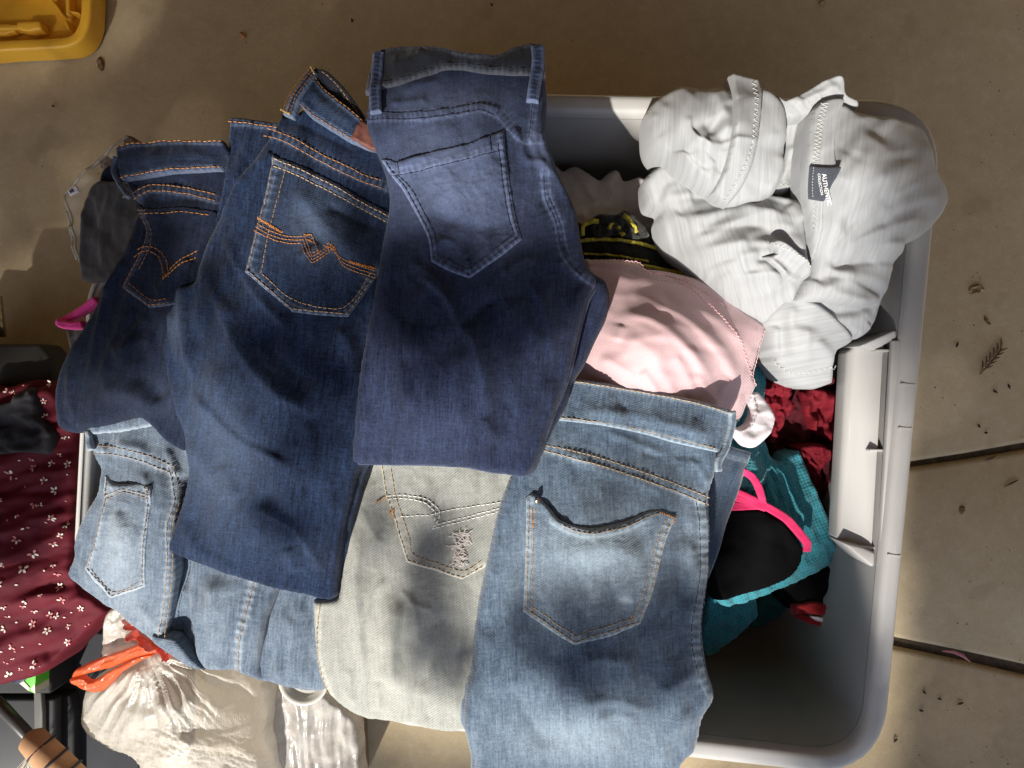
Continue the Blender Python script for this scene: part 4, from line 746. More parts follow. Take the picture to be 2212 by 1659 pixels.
# ---------------------------------------------------------------- pink tulle skirt
def tulle(name, c, hole):
    b = N(name); u = b.coord((1,1,1))
    v = b.n('TexVoronoi', feature='DISTANCE_TO_EDGE'); v.inputs['Scale'].default_value = 330; v.inputs['Randomness'].default_value = .25; b.l(u, v.inputs['Vector'])
    a = b.ramp(v.outputs['Distance'], [(.10, (1,1,1)), (.26, (hole,hole,hole))])
    b.set(Base_Color=c, Roughness=.8, Sheen_Weight=.3, Alpha=a); return b.m
mPk = cloth('pink_lining', (.61,.42,.435), .04, .5, (240,240,1), .25, .3, None, .12)
mPn = tulle('pink_net', (.67,.46,.475), .25)
sP = thing('skirt', 'pale pink tulle skirt with net overlay, between the topmost jeans and the grey shirt', 'skirt', W1(1440,740,.40))
fP = Field([(1290,570,.395),(1480,600,.40),(1650,710,.40),(1250,810,.43),(1430,720,.475),(1600,860,.40),(1320,700,.445),(1500,850,.435)],
  ridges=[([(1320,680),(1400,690),(1470,740),(1530,830)],3.00,21.6,.5),([(1380,650),(1480,690),(1560,780),(1600,850)],2.50,19.2,.5),([(1340,730),(1400,760),(1440,830)],2.50,21.6),([(1290,770),(1330,790),(1380,820)],2.00,14.4),([(1430,640),(1540,690),(1620,760)],2.00,15.6),
    ([(1310,600),(1400,610),(1520,650)],2.00,19.2),([(1500,800),(1520,840),(1560,880)],2.50,12.0),([(1450,760),(1480,810),(1500,860)],2.00,13.2),([(1340,700),(1330,740)],2.50,14.4),([(1380,800),(1420,850)],2.00,13.2),([(1550,850),(1575,820)],1.50,10.8)], noise=[(70,50,20,2)], seed=35)
sheet('lining', [(1262,580),(1300,575),(1350,584),(1400,600),(1470,612),(1540,636),(1600,676),(1640,712),(1630,750),(1612,800),(1606,850),(1580,900),(1500,900),(1300,860),(1210,840),(1237,815),(1290,700)], fP, mPk, sP, ang=20, edge=(14,.010), skirt=.05)
fPn = Over(fP, .006, ridges=[([(1290,640),(1420,650),(1560,760),(1590,850)],1.5,16),([(1330,740),(1440,730),(1520,800),(1540,880)],1.2,14)], noise=[(60,30,30,.5)], seed=37)
sheet('net', [(1262,562),(1281,563),(1300,562),(1344,562),(1370,566),(1393,582),(1430,586),(1476,596),(1510,606),(1544,621),(1575,643),(1603,669),(1651,704,1),(1645,730),(1636,752),(1628,785),(1622,812),(1630,834),(1612,870),(1588,912),(1500,910),(1300,870),(1200,845),(1237,815),(1280,700)], fPn, mPn, sP, ang=25, edge=(8,.004), skirt=.004)
mPth = plain('pink_thread', (.64,.40,.41), .8, .2, .1, 200)
stitches([zigzag([(1281,565),(1344,564),(1380,570),(1395,590),(1450,600),(1530,660),(1590,730),(1612,790),(1630,834)],2.2,9), zigzag([(1400,590),(1476,608),(1560,660)],1.5,9), zigzag([(1651,704),(1636,752),(1622,812)],1.5,8)], fPn, mPth, sP, w=2.6, dash=8, gap=0)

# ---------------------------------------------------------------- white tee, black mesh pouch, waistband strap, red, teal and black clothes
mWh = cloth('white_cotton', (.60,.56,.54), .07, .85, (180,180,1), .2)
fH = Field([(1215,370,.30),(1400,390,.33),(1250,480,.34),(1420,520,.34),(1320,430,.335)], ridges=[([(1235,370),(1265,400),(1290,450)],7,12,.4),([(1330,365),(1310,400),(1290,420)],8,10),([(1350,385),(1345,440),(1340,480)],-6,9),([(1380,400),(1390,470),(1420,510)],6,14),([(1220,440),(1270,470)],5,13)], noise=[(40,40,20,4)], seed=41)
tag(sheet('tee', [(1190,350),(1216,364),(1232,357),(1252,357),(1268,366),(1277,374,1),(1298,384),(1310,374),(1328,362,1),(1342,370),(1352,386),(1385,378),(1410,390),(1440,400),(1460,500),(1440,540),(1350,540),(1240,530),(1190,480)], fH, mWh, None, step=4, edge=(12,.012), skirt=.08), 'white cotton tee lying in the bin below its far wall, left of the grey shirt', 't-shirt')
mMesh = tulle('black_mesh', (.012,.012,.010), .55); mBk = cloth('black_mesh_fabric', (.011,.0105,.009), .3, .8, (160,160,1), .5, .05)
mYl = cloth('yellow_piping', (.40,.34,.035), .2, .7, (200,60,1), .5)
bB = thing('mesh_bag', 'black mesh drawstring bag with yellow piping, between the white tee and the pink skirt', 'bag', W1(1350,540,.36))
fI = Field([(1250,500,.36),(1450,560,.365),(1300,580,.37),(1400,480,.36),(1350,540,.375)], ridges=[([(1260,540),(1350,545),(1440,560)],5,10),([(1270,480),(1330,470),(1380,500)],6,12),([(1255,565),(1380,575),(1480,590)],4,8)], noise=[(26,20,0,3.5)], seed=43)
sheet('pouch', [(1235,470),(1260,482),(1282,470),(1295,460),(1320,464),(1349,459),(1370,470),(1383,489),(1427,513),(1446,542),(1476,577),(1515,605),(1480,620),(1400,600),(1300,590),(1235,570)], fI, mBk, bB, step=3.5, edge=(8,.006), skirt=.04)
for pts, wd in (([(1240,522),(1290,517),(1340,519),(1390,528),(1448,544)],7), ([(1262,548),(1330,552),(1400,566)],3), ([(1262,566),(1320,566),(1378,573),(1440,586),(1500,604)],7), ([(1400,578),(1450,585),(1500,600)],6)):
    ribbon('piping', pts, wd, Over(fI,.004,noise=[(10,10,0,1.5)]), mYl, bB, edge=(3,.002), step=2.2, skirt=.004)
for pts, wd in (([(1258,512),(1258,492),(1272,483),(1292,482)],9), ([(1313,500),(1322,485),(1336,500),(1345,512)],9), ([(1342,470),(1356,480),(1374,505)],9)):
    ribbon('drawstring', pts, wd, Over(fI,.012,noise=[(12,12,0,3)]), mYl if wd == 9 and pts[0][0] < 1330 else mYl, bB, edge=(3,.002), step=2.2, skirt=.003)
fIm = Over(fI, .010, ridges=[([(1290,470),(1330,490),(1380,510)],8,14)], noise=[(16,16,0,4)])
sheet('net', [(1275,480),(1300,464),(1325,470),(1349,457),(1372,470),(1388,492),(1400,512),(1370,518),(1330,508),(1290,515)], fIm, mMesh, bB, step=3, edge=(6,.004), skirt=.004)

mEl = cloth('white_elastic', (.66,.61,.64), .08, .8, (320,120,1), .4)
fK = Field([(1590,930,.415),(1660,900,.40),(1640,850,.39),(1632,966,.405)], ridges=[([(1600,945),(1640,950),(1668,915)],5,14)], noise=[(30,20,0,1.5)], seed=45)
tag(sheet('strap', [(1622,850,1),(1640,848),(1659,868),(1674,893),(1677,905),(1670,930),(1655,950),(1632,967),(1612,966),(1598,952),(1584,934,1),(1587,922),(1600,926),(1616,918),(1626,900),(1627,885),(1622,868)], fK, mEl, None, step=2.6, edge=(6,.006), skirt=.014), 'wide white elastic strap curling out beside the light wash waistband', 'strap')
stitches([zigzag([(1604,932),(1622,922),(1632,903),(1632,880),(1628,860)],1.5,5)], Over(fK,.001), whiteth, bpy.data.objects['strap'], w=1.8)

mRd = cloth('red_fabric', (.12,.004,.010), .25, .8, (70,140,1), .6, 0.); mDr = cloth('dark_red_fabric', (.05,.003,.007), .25, .8, (60,120,1), .5, 0.)
rd = thing('red_garment', 'red gathered garment with ruched trim, deep in the bin below the shirt cuff', 'garment', W1(1740,920,.2))
fL0 = Field([(1660,820,.30),(1850,820,.305),(1700,1080,.28),(1840,1080,.295)], ridges=[([(1735,840),(1745,880),(1740,930)],8,14),([(1790,840),(1795,930)],8,16),([(1760,900),(1800,960),(1830,1000)],6,14),([(1700,960),(1750,940),(1800,960)],7,18)], noise=[(30,40,10,9),(14,20,30,2.5)], seed=47)
sheet('body', [(1640,780),(1700,800),(1790,806),(1832,830),(1832,960),(1824,1060),(1800,1130),(1760,1130),(1700,1060),(1650,980)], fL0, mDr, rd, step=4, edge=(12,.01), skirt=.03)
sheet('panel', [(1728,845),(1760,838),(1800,846),(1816,842),(1820,900),(1814,960),(1780,950),(1745,930),(1730,890)], Over(fL0,.012,noise=[(16,40,0,5)]), mRd, rd, step=3.5, edge=(8,.008), skirt=.03)
fL1 = Field([(1660,830,.33),(1715,850,.33),(1680,950,.32)], ridges=[([(1660,835),(1690,825),(1708,845)],8,10),([(1668,850),(1678,880),(1670,940)],7,9),([(1700,870),(1710,885)],6,8)], noise=[(16,16,0,6),(9,14,20,1)], seed=49)
sheet('ruched_trim', [(1652,830),(1668,816),(1690,818),(1708,830),(1716,848),(1710,862),(1722,872),(1716,892),(1700,905),(1690,930),(1680,955),(1664,955),(1655,900)], fL1, mRd, rd, step=2.8, edge=(8,.010), skirt=.05)
fL2 = Field([(1730,965,.325),(1795,975,.325),(1770,1060,.305)], ridges=[([(1735,970),(1770,965),(1793,980)],7,10),([(1770,990),(1765,1050)],6,9)], noise=[(14,18,0,6),(9,14,20,1)], seed=51)
sheet('ruched_trim', [(1722,970),(1745,962),(1775,960),(1797,968),(1801,990),(1792,1000),(1780,1020),(1772,1062),(1755,1050),(1738,1010)], fL2, mRd, rd, step=2.8, edge=(8,.010), skirt=.05)

def waffle(name, c, c2):
    b = N(name); u = b.coord((1,1,1))
    def wave(d, s):
        o = b.n('TexWave', wave_type='BANDS', bands_direction=d); o.inputs['Scale'].default_value = s; o.inputs['Distortion'].default_value = .8; o.inputs['Detail'].default_value = 1; b.l(u, o.inputs['Vector']); return o.outputs['Fac']
    g = b.math('MAXIMUM', b.math('POWER', wave('X', 46), 3), b.math('POWER', wave('Y', 46), 3)); nz = b.noise(b.coord((160,160,1)), 1, 3)
    col = b.ramp(b.math('ADD', b.math('MULTIPLY', g, .25), nz), [(.3, c), (.85, c2)])
    return b.set(Base_Color=col, Roughness=.85, Specular_IOR_Level=.15, Normal=b.bump(b.math('ADD', g, b.math('MULTIPLY', nz, .5)), .4, .002), Sheen_Weight=.2)
mT = waffle('teal_waffle', (.018,.14,.185), (.042,.24,.29))
tT = thing('teal_top', 'teal waffle-weave top under the black halter top with pink edging', 'top', W1(1690,1150,.3))
fT0 = Field([(1635,760,.33),(1640,980,.355),(1620,850,.35)], ridges=[([(1640,760),(1635,860),(1640,960)],5,14)], noise=[(20,40,0,4)], seed=53)
sheet('sleeve', [(1632,758),(1645,775),(1655,800),(1656,850),(1655,940),(1664,975),(1668,1020),(1640,1060),(1560,1040),(1570,960),(1590,860)], fT0, mT, tT, ang=5, step=3.5, edge=(9,.009), skirt=.05)
fT = Field([(1640,990,.345),(1740,980,.33),(1815,1210,.315),(1560,1290,.315),(1720,1120,.345),(1660,1280,.315)], ridges=[([(1665,985),(1680,1040),(1700,1100),(1720,1180)],8,10,.5),([(1697,990),(1715,1050),(1740,1110),(1770,1200)],8,11,-.4),([(1735,985),(1755,1050),(1785,1130),(1800,1190)],6,12),([(1650,1000),(1660,1060),(1690,1130)],5,10),([(1680,1260),(1740,1220),(1790,1190)],4,14)], noise=[(22,60,-20,4),(14,20,-20,1.2)], seed=55)
sheet('body', [(1620,985),(1650,972),(1664,978),(1672,990),(1690,1000),(1700,984),(1732,975,1),(1744,1005),(1757,1039),(1775,1080),(1790,1115),(1806,1165),(1819,1208,1),(1808,1220),(1778,1235),(1723,1262),(1680,1280),(1641,1296),(1560,1310),(1530,1200),(1560,1060)], fT, mT, tT, ang=-22, step=3.5, edge=(10,.008), skirt=.05)
fT2 = Field([(1540,1300,.30),(1630,1300,.29),(1580,1390,.27),(1530,1420,.27)], ridges=[([(1555,1325),(1590,1312),(1625,1318)],-8,9),([(1560,1345),(1600,1350),(1630,1335)],6,8),([(1545,1330),(1560,1380)],5,10)], noise=[(24,24,10,4)], seed=57)
sheet('sleeve', [(1530,1290),(1570,1290),(1630,1284),(1640,1310),(1638,1340),(1618,1360),(1600,1378),(1577,1391),(1556,1412),(1536,1423),(1510,1400)], fT2, mT, tT, ang=20, step=3.2, edge=(10,.010), skirt=.06)
mGn = cloth('dark_green_fabric', (.006,.04,.035), .2, .9, (100,100,1), .3, .05)
tag(sheet('green_cloth', [(1630,1300),(1680,1275),(1715,1285),(1700,1320),(1660,1350),(1620,1355)], Field([(1660,1310,.26)], noise=[(30,30,0,6)]), mGn, None, step=4, edge=(8,.008), skirt=.06), 'dark green cloth showing just below the teal top', 'cloth')

mBlk = cloth('black_stretch', (.0035,.0035,.004), .15, .95, (260,260,1), .15, 0.)
mBlk.node_tree.nodes['Principled BSDF'].inputs['Specular IOR Level'].default_value = .06; mPkT = cloth('hot_pink_binding', (.60,.022,.11), .08, .6, (300,300,1), .2, .15)
hT = thing('halter_top', 'black halter top edged in hot pink lying on the teal top', 'top', W1(1640,1180,.34))
fN = Field([(1580,1100,.385),(1655,1105,.392),(1740,1190,.365),(1690,1260,.355),(1540,1290,.365),(1600,1200,.395)], ridges=[([(1655,1105),(1662,1180),(1650,1240)],3,26),([(1560,1180),(1600,1250)],3,30)], noise=[(60,60,0,3)], seed=59)
sheet('body', [(1540,1090),(1577,1096),(1652,1101,1),(1700,1133),(1741,1188,1),(1734,1220),(1718,1244),(1696,1258),(1632,1281),(1541,1296),(1520,1200)], fN, mBlk, hT, step=4, edge=(10,.008), skirt=.03)
for pts, wd in (([(1560,1094),(1606,1092),(1652,1092)],[18,19,17]), ([(1650,1092),(1700,1122),(1742,1172),(1744,1192)],[17,18,18,16]), ([(1570,1068),(1610,1082),(1655,1098)],16), ([(1598,1016),(1625,1030),(1640,1056),(1648,1090)],[14,15,16,16]), ([(1585,1060),(1620,1075),(1650,1092)],14)):
    ribbon('binding', pts, wd, Over(fN,.0025,noise=[(30,30,0,1)]), mPkT, hT, edge=(2,.0007), step=2.4, skirt=.004)
bT = thing('black_garment', 'black garment with red ribbed trim and white care tag at the bottom of the bin', 'garment', W1(1760,1280,.24))
mRib = cloth('red_rib', (.28,.010,.014), .25, .75, (40,500,1), .5)
fO = Field([(1700,1250,.285),(1840,1200,.325),(1720,1320,.285),(1830,1300,.325)], noise=[(40,40,0,6)], ridges=[([(1720,1260),(1780,1270),(1840,1230)],5,20)], seed=61)
sheet('body', [(1690,1255),(1760,1235),(1806,1215),(1822,1230),(1818,1296),(1796,1325),(1710,1318),(1680,1290)], fO, mBlk, bT, step=4, edge=(10,.008), skirt=.03)
ribbon('trim', [(1708,1316),(1750,1312),(1790,1320),(1800,1316),(1820,1298)], [22,24,26,24,26], Over(fO,.005,noise=[(16,16,0,2)]), mRib, bT, edge=(4,.003), step=2.8, skirt=.01)
ribbon('trim', [(1722,1328),(1760,1342),(1795,1346),(1812,1338)], 14, Over(fO,.003), mRib, bT, edge=(3,.002), step=2.8, skirt=.01)
sheet('care_tag', [(1744,1326),(1790,1335),(1786,1343),(1760,1338)], Over(fO,.008), mEl, bT, step=2.6, edge=(2,.001), skirt=.002)

# ---------------------------------------------------------------- left edge: charcoal garment, clear pouch, pink-trimmed top
mCh = cloth('charcoal_knit', (.045,.042,.041), .2, .9, (24,260,1), .4, .25)
fQ = Field([(190,400,.45),(170,600,.43),(260,600,.44),(250,450,.46)], ridges=[([(205,410),(220,500),(226,600)],5,16,.7),([(185,420),(180,510),(176,600)],4,12),([(172,560),(195,580),(226,575)],3,9)], noise=[(40,60,0,4),(20,26,30,1)], seed=63)
tag(sheet('charcoal_garment', [(212,385),(196,394),(184,412),(173,456),(169,508),(167,560),(165,600,1),(174,606),(200,603),(228,599),(300,590),(320,500),(290,400)], fQ, mCh, None, step=3.5, edge=(12,.012), skirt=.04, ang=90), 'charcoal knit garment folded over the left bin corner, left of the dark indigo jeans', 'garment')
def film(name, c, alpha, rough=.15):
    b = N(name); g = b.noise(b.coord((30,30,1)), 1, 4, .6)
    b.set(Base_Color=c, Roughness=rough, Specular_IOR_Level=.6, Alpha=b.ramp(g, [(.3, (alpha*.7,)*3), (.7, (min(1,alpha*1.3),)*3)]), Normal=b.bump(g, .5, .004)); return b.m
mFilm = film('clear_film', (.44,.41,.35), .26); mFe = film('film_edge', (.45,.41,.34), .7, .3)
pR = thing('plastic_pouch', 'clear plastic garment pouch with a small size label, poking out behind the charcoal garment', 'pouch', W1(200,430,.42))
fR = Field([(275,292,.43),(140,420,.42),(170,560,.40),(290,400,.43)], noise=[(40,40,20,5)], ridges=[([(200,370),(230,420)],4,10)], seed=65)
sheet('film', [(273,291,1),(300,316,1),(310,420),(240,560),(172,570,1),(155,500),(137,419,1),(180,380),(225,335)], fR, mFilm, pR, step=4, edge=(3,.001), skirt=.002)
for pts in ([(137,419),(155,500),(172,566)], [(137,419),(180,378),(225,334),(273,291)], [(139,455),(150,500),(163,560)]):
    ribbon('film_edge', pts, 4.5, Over(fR,.001), mFe, pR, edge=(2,.001), step=2.2, skirt=.002)
sheet('size_label', [(149,412,1),(166,401,1),(173,414,1),(156,426,1)], Over(fR,.002), mEl, pR, step=2, edge=(1.5,.0004), skirt=.001)
lettering('M', 157.5, 421.5, 13, -33, Over(fR,.002), .0012, plain('label_ink', (.03,.03,.03), .8), pR)
mKp = cloth('brown_print', (.10,.05,.035), .35, .7, (50,50,1), .3)
for poly in ([(263,300),(276,291),(295,300),(302,314),(290,325),(270,318)], [(212,345),(228,336),(240,346),(228,362),(213,360)], [(405,306),(420,302),(430,310),(415,318)]):
    sheet('printed_insert', poly, Field([(poly[0][0],poly[0][1],.405)], noise=[(14,14,0,3)]), mKp, pR, step=2.6, edge=(4,.004), skirt=.02)
sheet('printed_insert', [(244,342),(262,330),(280,336),(270,352),(255,365),(246,360)], Field([(250,340,.415)], noise=[(14,14,0,3)]), cloth('pale_insert', (.55,.48,.40), .2), pR, step=2.6, edge=(4,.004), skirt=.02)
mHp = cloth('hot_pink_strap', (.80,.06,.30), .1, .7, (300,80,1), .4, .25)
sS = thing('sports_top', 'grey top with hot pink straps sticking out left of the dark indigo jeans', 'top', W1(170,690,.42))
fS = Field([(130,690,.43),(200,650,.435),(180,720,.43)], noise=[(30,30,0,2)], seed=67)
sheet('body', [(138,705),(150,708),(185,704),(215,690),(215,740),(160,760),(146,748),(142,725)], Field([(170,720,.42)], noise=[(24,24,0,3)]), mCh, sS, step=3, edge=(7,.006), skirt=.04)
ribbon('strap', [(132,694),(148,686),(172,672),(210,648)], [13,17,18,18], Over(fS,.003), mHp, sS, edge=(4,.003), step=2.4, skirt=.008)
ribbon('strap', [(129,695),(145,702),(165,704),(185,702)], [15,18,18,17], Over(fS,.009), mHp, sS, edge=(4,.003), step=2.4, skirt=.008)
stitches([[(134,694),(150,698),(168,700),(182,698)],[(136,701),(150,706),(168,708),(182,706)]], Over(fS,.012), plain('pink_stitch', (.45,.02,.14), .8), sS, w=1.6, dash=4, gap=2)

# ---------------------------------------------------------------- left side: dark box, red flowered dress, wrapped stick, boxes
mBx = plain('dark_lid', (.022,.020,.018), .55, .3, .3, 8); mBx2 = plain('black_box', (.012,.0115,.012), .7, .3, .3, 8)
kb = thing('box', 'dark box with a black lid at the left edge, above the red flowered dress', 'box', W1(20,800,0))
prism('lid', [(-260,742),(86,742),(116,776),(114,838),(-260,838)], .21, .16, mBx, kb, bev=.006)
prism('base', [(-250,770),(112,790),(110,1500),(-250,1500)], .155, .002, mBx2, kb, bev=.005)
mFlow = cloth('wine_red_fabric', (.085,.004,.011), .12, .75, (220,220,1), .25, 0.)
dr = thing('dress', 'wine red dress printed with small white flowers, heaped left of the bins', 'dress', W1(60,1200,.2))
fU = Field([(-20,850,.25),(140,840,.26),(0,1000,.25),(150,1000,.26),(-20,1250,.27),(200,1250,.26),(230,1320,.25),(0,1480,.22),(120,1420,.24)],
  ridges=[([(-20,1160),(60,1145),(150,1100)],9,18,.5),([(-20,1215),(80,1185),(170,1130)],8,15),([(-20,1290),(60,1270),(210,1225)],-9,12),([(-20,1330),(90,1290),(220,1290)],9,22),([(-20,1070),(60,1065),(150,1064)],-6,8),([(-20,1400),(80,1370),(160,1360)],8,26),([(0,900),(60,860),(120,840)],7,18),([(-20,1010),(60,990),(150,960)],7,22),([(60,1460),(110,1420)],5,18)],
  noise=[(140,40,-15,7),(50,24,-15,2)], seed=71)
sheet('skirt_panel', [(-60,840),(0,838),(40,825),(80,820),(110,832),(130,870),(160,930),(160,1100),(150,1220),(170,1265),(210,1300),(231,1322),(205,1350),(175,1378),(140,1410),(105,1448),(60,1470),(20,1478),(-60,1484)], fU, mFlow, dr, step=4.5, edge=(14,.012), skirt=.06)
mNv = cloth('black_lining', (.014,.013,.016), .2, .8, (160,160,1), .3, .1)
sheet('lining', [(-40,880),(0,873),(40,866),(52,842),(66,836),(82,842),(92,870),(96,905),(118,926),(126,950),(112,980),(60,975),(-40,975)], Over(fU,.012,ridges=[([(50,870),(70,900),(90,925)],7,14),([(20,930),(70,925),(110,945)],-5,12)],noise=[(40,30,0,4)]), mNv, dr, step=4, edge=(9,.008), skirt=.02)
# printed flowers: petals laid on the cloth
mPet = cloth('white_flower_print', (.66,.58,.50), .15, .8, (200,200,1), .1); mPet2 = cloth('pink_flower_print', (.52,.20,.19), .2, .8, (200,200,1), .1); mCtr = plain('flower_centre_print', (.16,.06,.03), .8, .1)
def petals(spots, field, off, mats, name, parent):
    VV = [[], []]; FF = [[], []]
    for (x, y, r, a0, kind) in spots:
        npet = 5 if kind else 1
        for k in range(npet):
            if (kind == 2 and k > 2) or (kind == 1 and rnd.random() < .22): continue
            a = a0+k*2*math.pi/5; px = x+math.cos(a)*r*.8*(kind > 0); py = y+math.sin(a)*r*.8*(kind > 0)
            n = 8; q = np.array([(math.cos(t)*r*.52, math.sin(t)*r*.30) for t in np.linspace(0, 2*math.pi, n, endpoint=False)]); c, s = math.cos(a), math.sin(a)
            P = np.stack([px+q[:,0]*c-q[:,1]*s, py+q[:,0]*s+q[:,1]*c], 1); P = np.vstack([P, [(px,py)]])
            zb = field.base(P); X = W(P, zb); X[:,2] = field(P)+off
            m = 1 if rnd.random() < .38 else 0; b = len(VV[m]); VV[m] += X.tolist(); FF[m] += [[b+i, b+(i+1)%n, b+n] for i in range(n)]
    for m in range(2):
        F2 = [[f[1], f[0], f[2]] for f in FF[m]]
        if VV[m]:
            o = link_mesh(name, VV[m], F2, mats[m], parent); o['kind'] = 'stuff'
sp = [(x*.488, 702+y*.488, r*.66*rnd.uniform(.75,1.15), a, k) for x, y, r, a, k in [(35,295,9,.5,1),(58,300,6,1,1),(97,268,6,.3,0),(130,252,8,2,2),(62,318,5,.2,0),(203,338,9,1,1),(208,404,10,.4,1),(214,258,9,1.4,2),(282,496,8,0,2),(303,498,6,2,0),(106,597,8,.1,0),(150,592,7,1,2),(150,632,11,.2,1),(262,578,8,.4,1),(233,614,8,1,1),(308,614,12,.7,1),(44,664,12,.2,1),(72,680,8,0,0),(110,717,9,.6,0),(205,688,11,.9,1),(242,733,10,.2,1),(302,662,7,0,0),(160,790,13,.5,2),(190,793,8,.3,1),(292,780,7,.8,0),(6,776,9,.2,1),(85,836,10,.4,1),(50,860,6,2,0),(246,850,11,.2,1),(214,872,7,1,0),(125,893,12,.1,1),(300,882,10,1,1),(76,950,12,.4,1),(240,968,12,.7,1),(62,985,6,1,0),(284,928,8,.5,1),(146,1012,12,.4,1),(108,1075,12,.9,1),(6,1064,9,.1,1),(200,1086,7,.4,0),(235,1062,8,.2,2),(256,1100,11,.5,2),(10,1140,11,.7,1),(82,1147,8,.1,0),(258,1160,11,.3,1),(194,1186,7,0,2),(137,1212,12,1.7,1),(120,1235,8,.5,2),(36,1238,11,.1,2),(278,1218,9,1,1),(38,1298,9,.3,1),(20,1345,12,.2,1),(157,1262,9,.4,2),(224,1284,10,.6,1),(256,1283,10,.1,1),(148,1322,10,.5,1),(358,1255,10,.9,1),(318,1272,6,0,0),(290,1292,6,.3,0),(302,1336,7,.4,1),(225,1345,10,.2,1),(70,1318,8,0,0),(378,1334,6,0,0),(396,1324,6,1,0),(15,1430,12,.3,1),(80,1412,9,1.3,2),(118,1416,8,.1,0),(185,1408,6,.7,0),(78,1440,5,.2,0),(294,1408,12,.5,1),(25,1498,9,.1,1),(58,1475,6,.1,2),(97,1522,7,.2,1),(160,1496,10,.9,1),(42,1552,12,.5,1),(196,1500,5,0,0)]]
petals([s_ for s_ in sp if inside(np.array([s_[:2]]), np.array([(-60,830),(110,825),(160,930),(150,1220),(228,1320),(140,1405),(60,1468),(-60,1480)]))[0]], fU, .0016, (mPet, mPet2), 'flower_print', dr)

mTan = plain('tan_tape', (.42,.235,.12), .7, .3, .15, 30); mBand = plain('black_cord', (.012,.012,.016), .6); mRod = plain('dark_rod', (.03,.027,.026), .4, .5, .2, 20)
st = thing('wrapped_stick', 'tan wrapped stick ringed with black bands and joined to a dark rod, lower left corner', 'stick', W1(60,1600,.2))
def at3(pts): return [tuple(W1(x, y, z)) for x, y, z in pts]
tube('rod', at3([(-60,1470,.17),(0,1523,.19),(82,1612,.22)]), .0085, mRod, st)
tube('grip', at3([(66,1594,.215),(70,1598,.217),(90,1620,.225),(120,1648,.232),(200,1730,.25)]), [.013,.018,.019,.0195,.02], mTan, st, 20)
for k, (x, y) in enumerate(((90,1617),(118,1644),(146,1671))):
    z = .2235+.009*k; a, b = W1(x-1.8, y-1.8, z), W1(x+1.8, y+1.8, z)
    tube('band', [tuple(a), tuple(b)], .0208, mBand, st, 20)
mBr = plain('pale_fibre', (.42,.36,.28), .7, .3, .2, 60)
V_, F_ = [], []
for i in range(46):
    x0, y0 = rnd.uniform(66,104), rnd.uniform(1612,1634); p0 = W1(x0, y0, .2); p1 = W1(x0-rnd.uniform(14,44), y0+rnd.uniform(40,70), .17+rnd.uniform(-.02,.02)); sd = Vector((.0009,.0006,0)); b = len(V_)
    V_ += [tuple(p0-sd*.6), tuple(p0+sd*.6), tuple(p1+sd), tuple(p1-sd), tuple((p0+p1)/2+Vector((0,0,.0012)))]; F_ += [[b,b+1,b+4],[b+1,b+2,b+4],[b+2,b+3,b+4],[b+3,b,b+4]]
o = link_mesh('bristles', V_, F_, mBr, st); o['kind'] = 'stuff'
db = thing('crate', 'black crate under the wrapped stick, left of the white plastic bag', 'crate', W1(60,1600,0))
prism('base', [(-200,1500),(150,1500),(160,1540),(160,1800),(-200,1800)], .12, .002, mBx2, db, bev=.004)
prism('lid', [(-210,1510),(118,1510),(118,1800),(-210,1800)], .14, .1205, plain('grey_crate_lid', (.030,.030,.032), .5, .4, .2, 8), db, bev=.004)
prism('strut', [(72,1488),(88,1486),(92,1540),(92,1800),(76,1800)], .150, .1405, plain('grey_strip', (.10,.10,.09), .6), db, bev=.002)
db2 = thing('cardboard_box', 'dark flat box on the floor between the black crate and the white bag', 'box', W1(180,1600,0))
prism('body', [(125,1240),(300,1240),(300,1800),(125,1800)], .10, .002, plain('slate_board', (.028,.029,.034), .75, .2, .2, 12), db2, bev=.003)
mLime = plain('lime_print', (.10,.55,.03), .45); mCream = plain('cream_print', (.62,.60,.46), .5)
gc = thing('carton', 'bright green and cream carton corner below the red flowered dress', 'carton', W1(60,1478,.1))
prism('body', [(28,1462,1),(58,1430),(78,1440),(76,1499),(60,1492)], .185, .15, mLime, gc, bev=.001)
prism('cream_band', [(34,1470),(44,1464),(64,1486),(62,1493)], .1862, .151, mCream, gc)
prism('cream_band', [(66,1488),(75,1478),(76,1499)], .1862, .151, mCream, gc)
tube('cap', at3([(38,1459,.186),(50,1450,.19),(66,1440,.19)]), .012, plain('navy_cap', (.02,.025,.06), .3), gc, 12)
mMet = plain('chrome', (.55,.50,.42), .25, .5, .1, 30, .9)
tube('chair_leg', at3([(-6,640,.05),(-2,690,.05),(0,728,.05)]), [.007,.007,.009], mMet, None, 12)
tag(bpy.data.objects['chair_leg'], 'metal tube end at the left edge above the dark box', 'tube')

# ---------------------------------------------------------------- white plastic bag with orange tie, clear wrap, white plate
def bagmat(name, c, tr):
    b = N(name); g = b.noise(b.coord((36,36,1)), 1, 5, .62, .8); r2 = b.noise(b.coord((90,40,1)), 1, 3, .6, 1.5)
    b.set(Base_Color=b.ramp(g, [(.3, tuple(x*.9 for x in c)), (.7, c)]), Roughness=.2, Specular_IOR_Level=.9, Normal=b.bump(b.math('ADD', g, r2), .5, .004)); thin(b, tr, c)
    t2 = b.n('BsdfTransparent'); m2 = b.n('MixShader'); m2.inputs[0].default_value = .16; sh = b.out.inputs[0].links[0].from_socket
    b.l(sh, m2.inputs[1]); b.l(t2.outputs[0], m2.inputs[2]); b.l(m2.outputs[0], b.out.inputs[0]); return b.m
mBag = bagmat('white_film', (.68,.64,.57), .35); mOr = bagmat('orange_film', (.80,.13,.025), .35); mRedF = bagmat('red_film', (.62,.07,.045), .35)
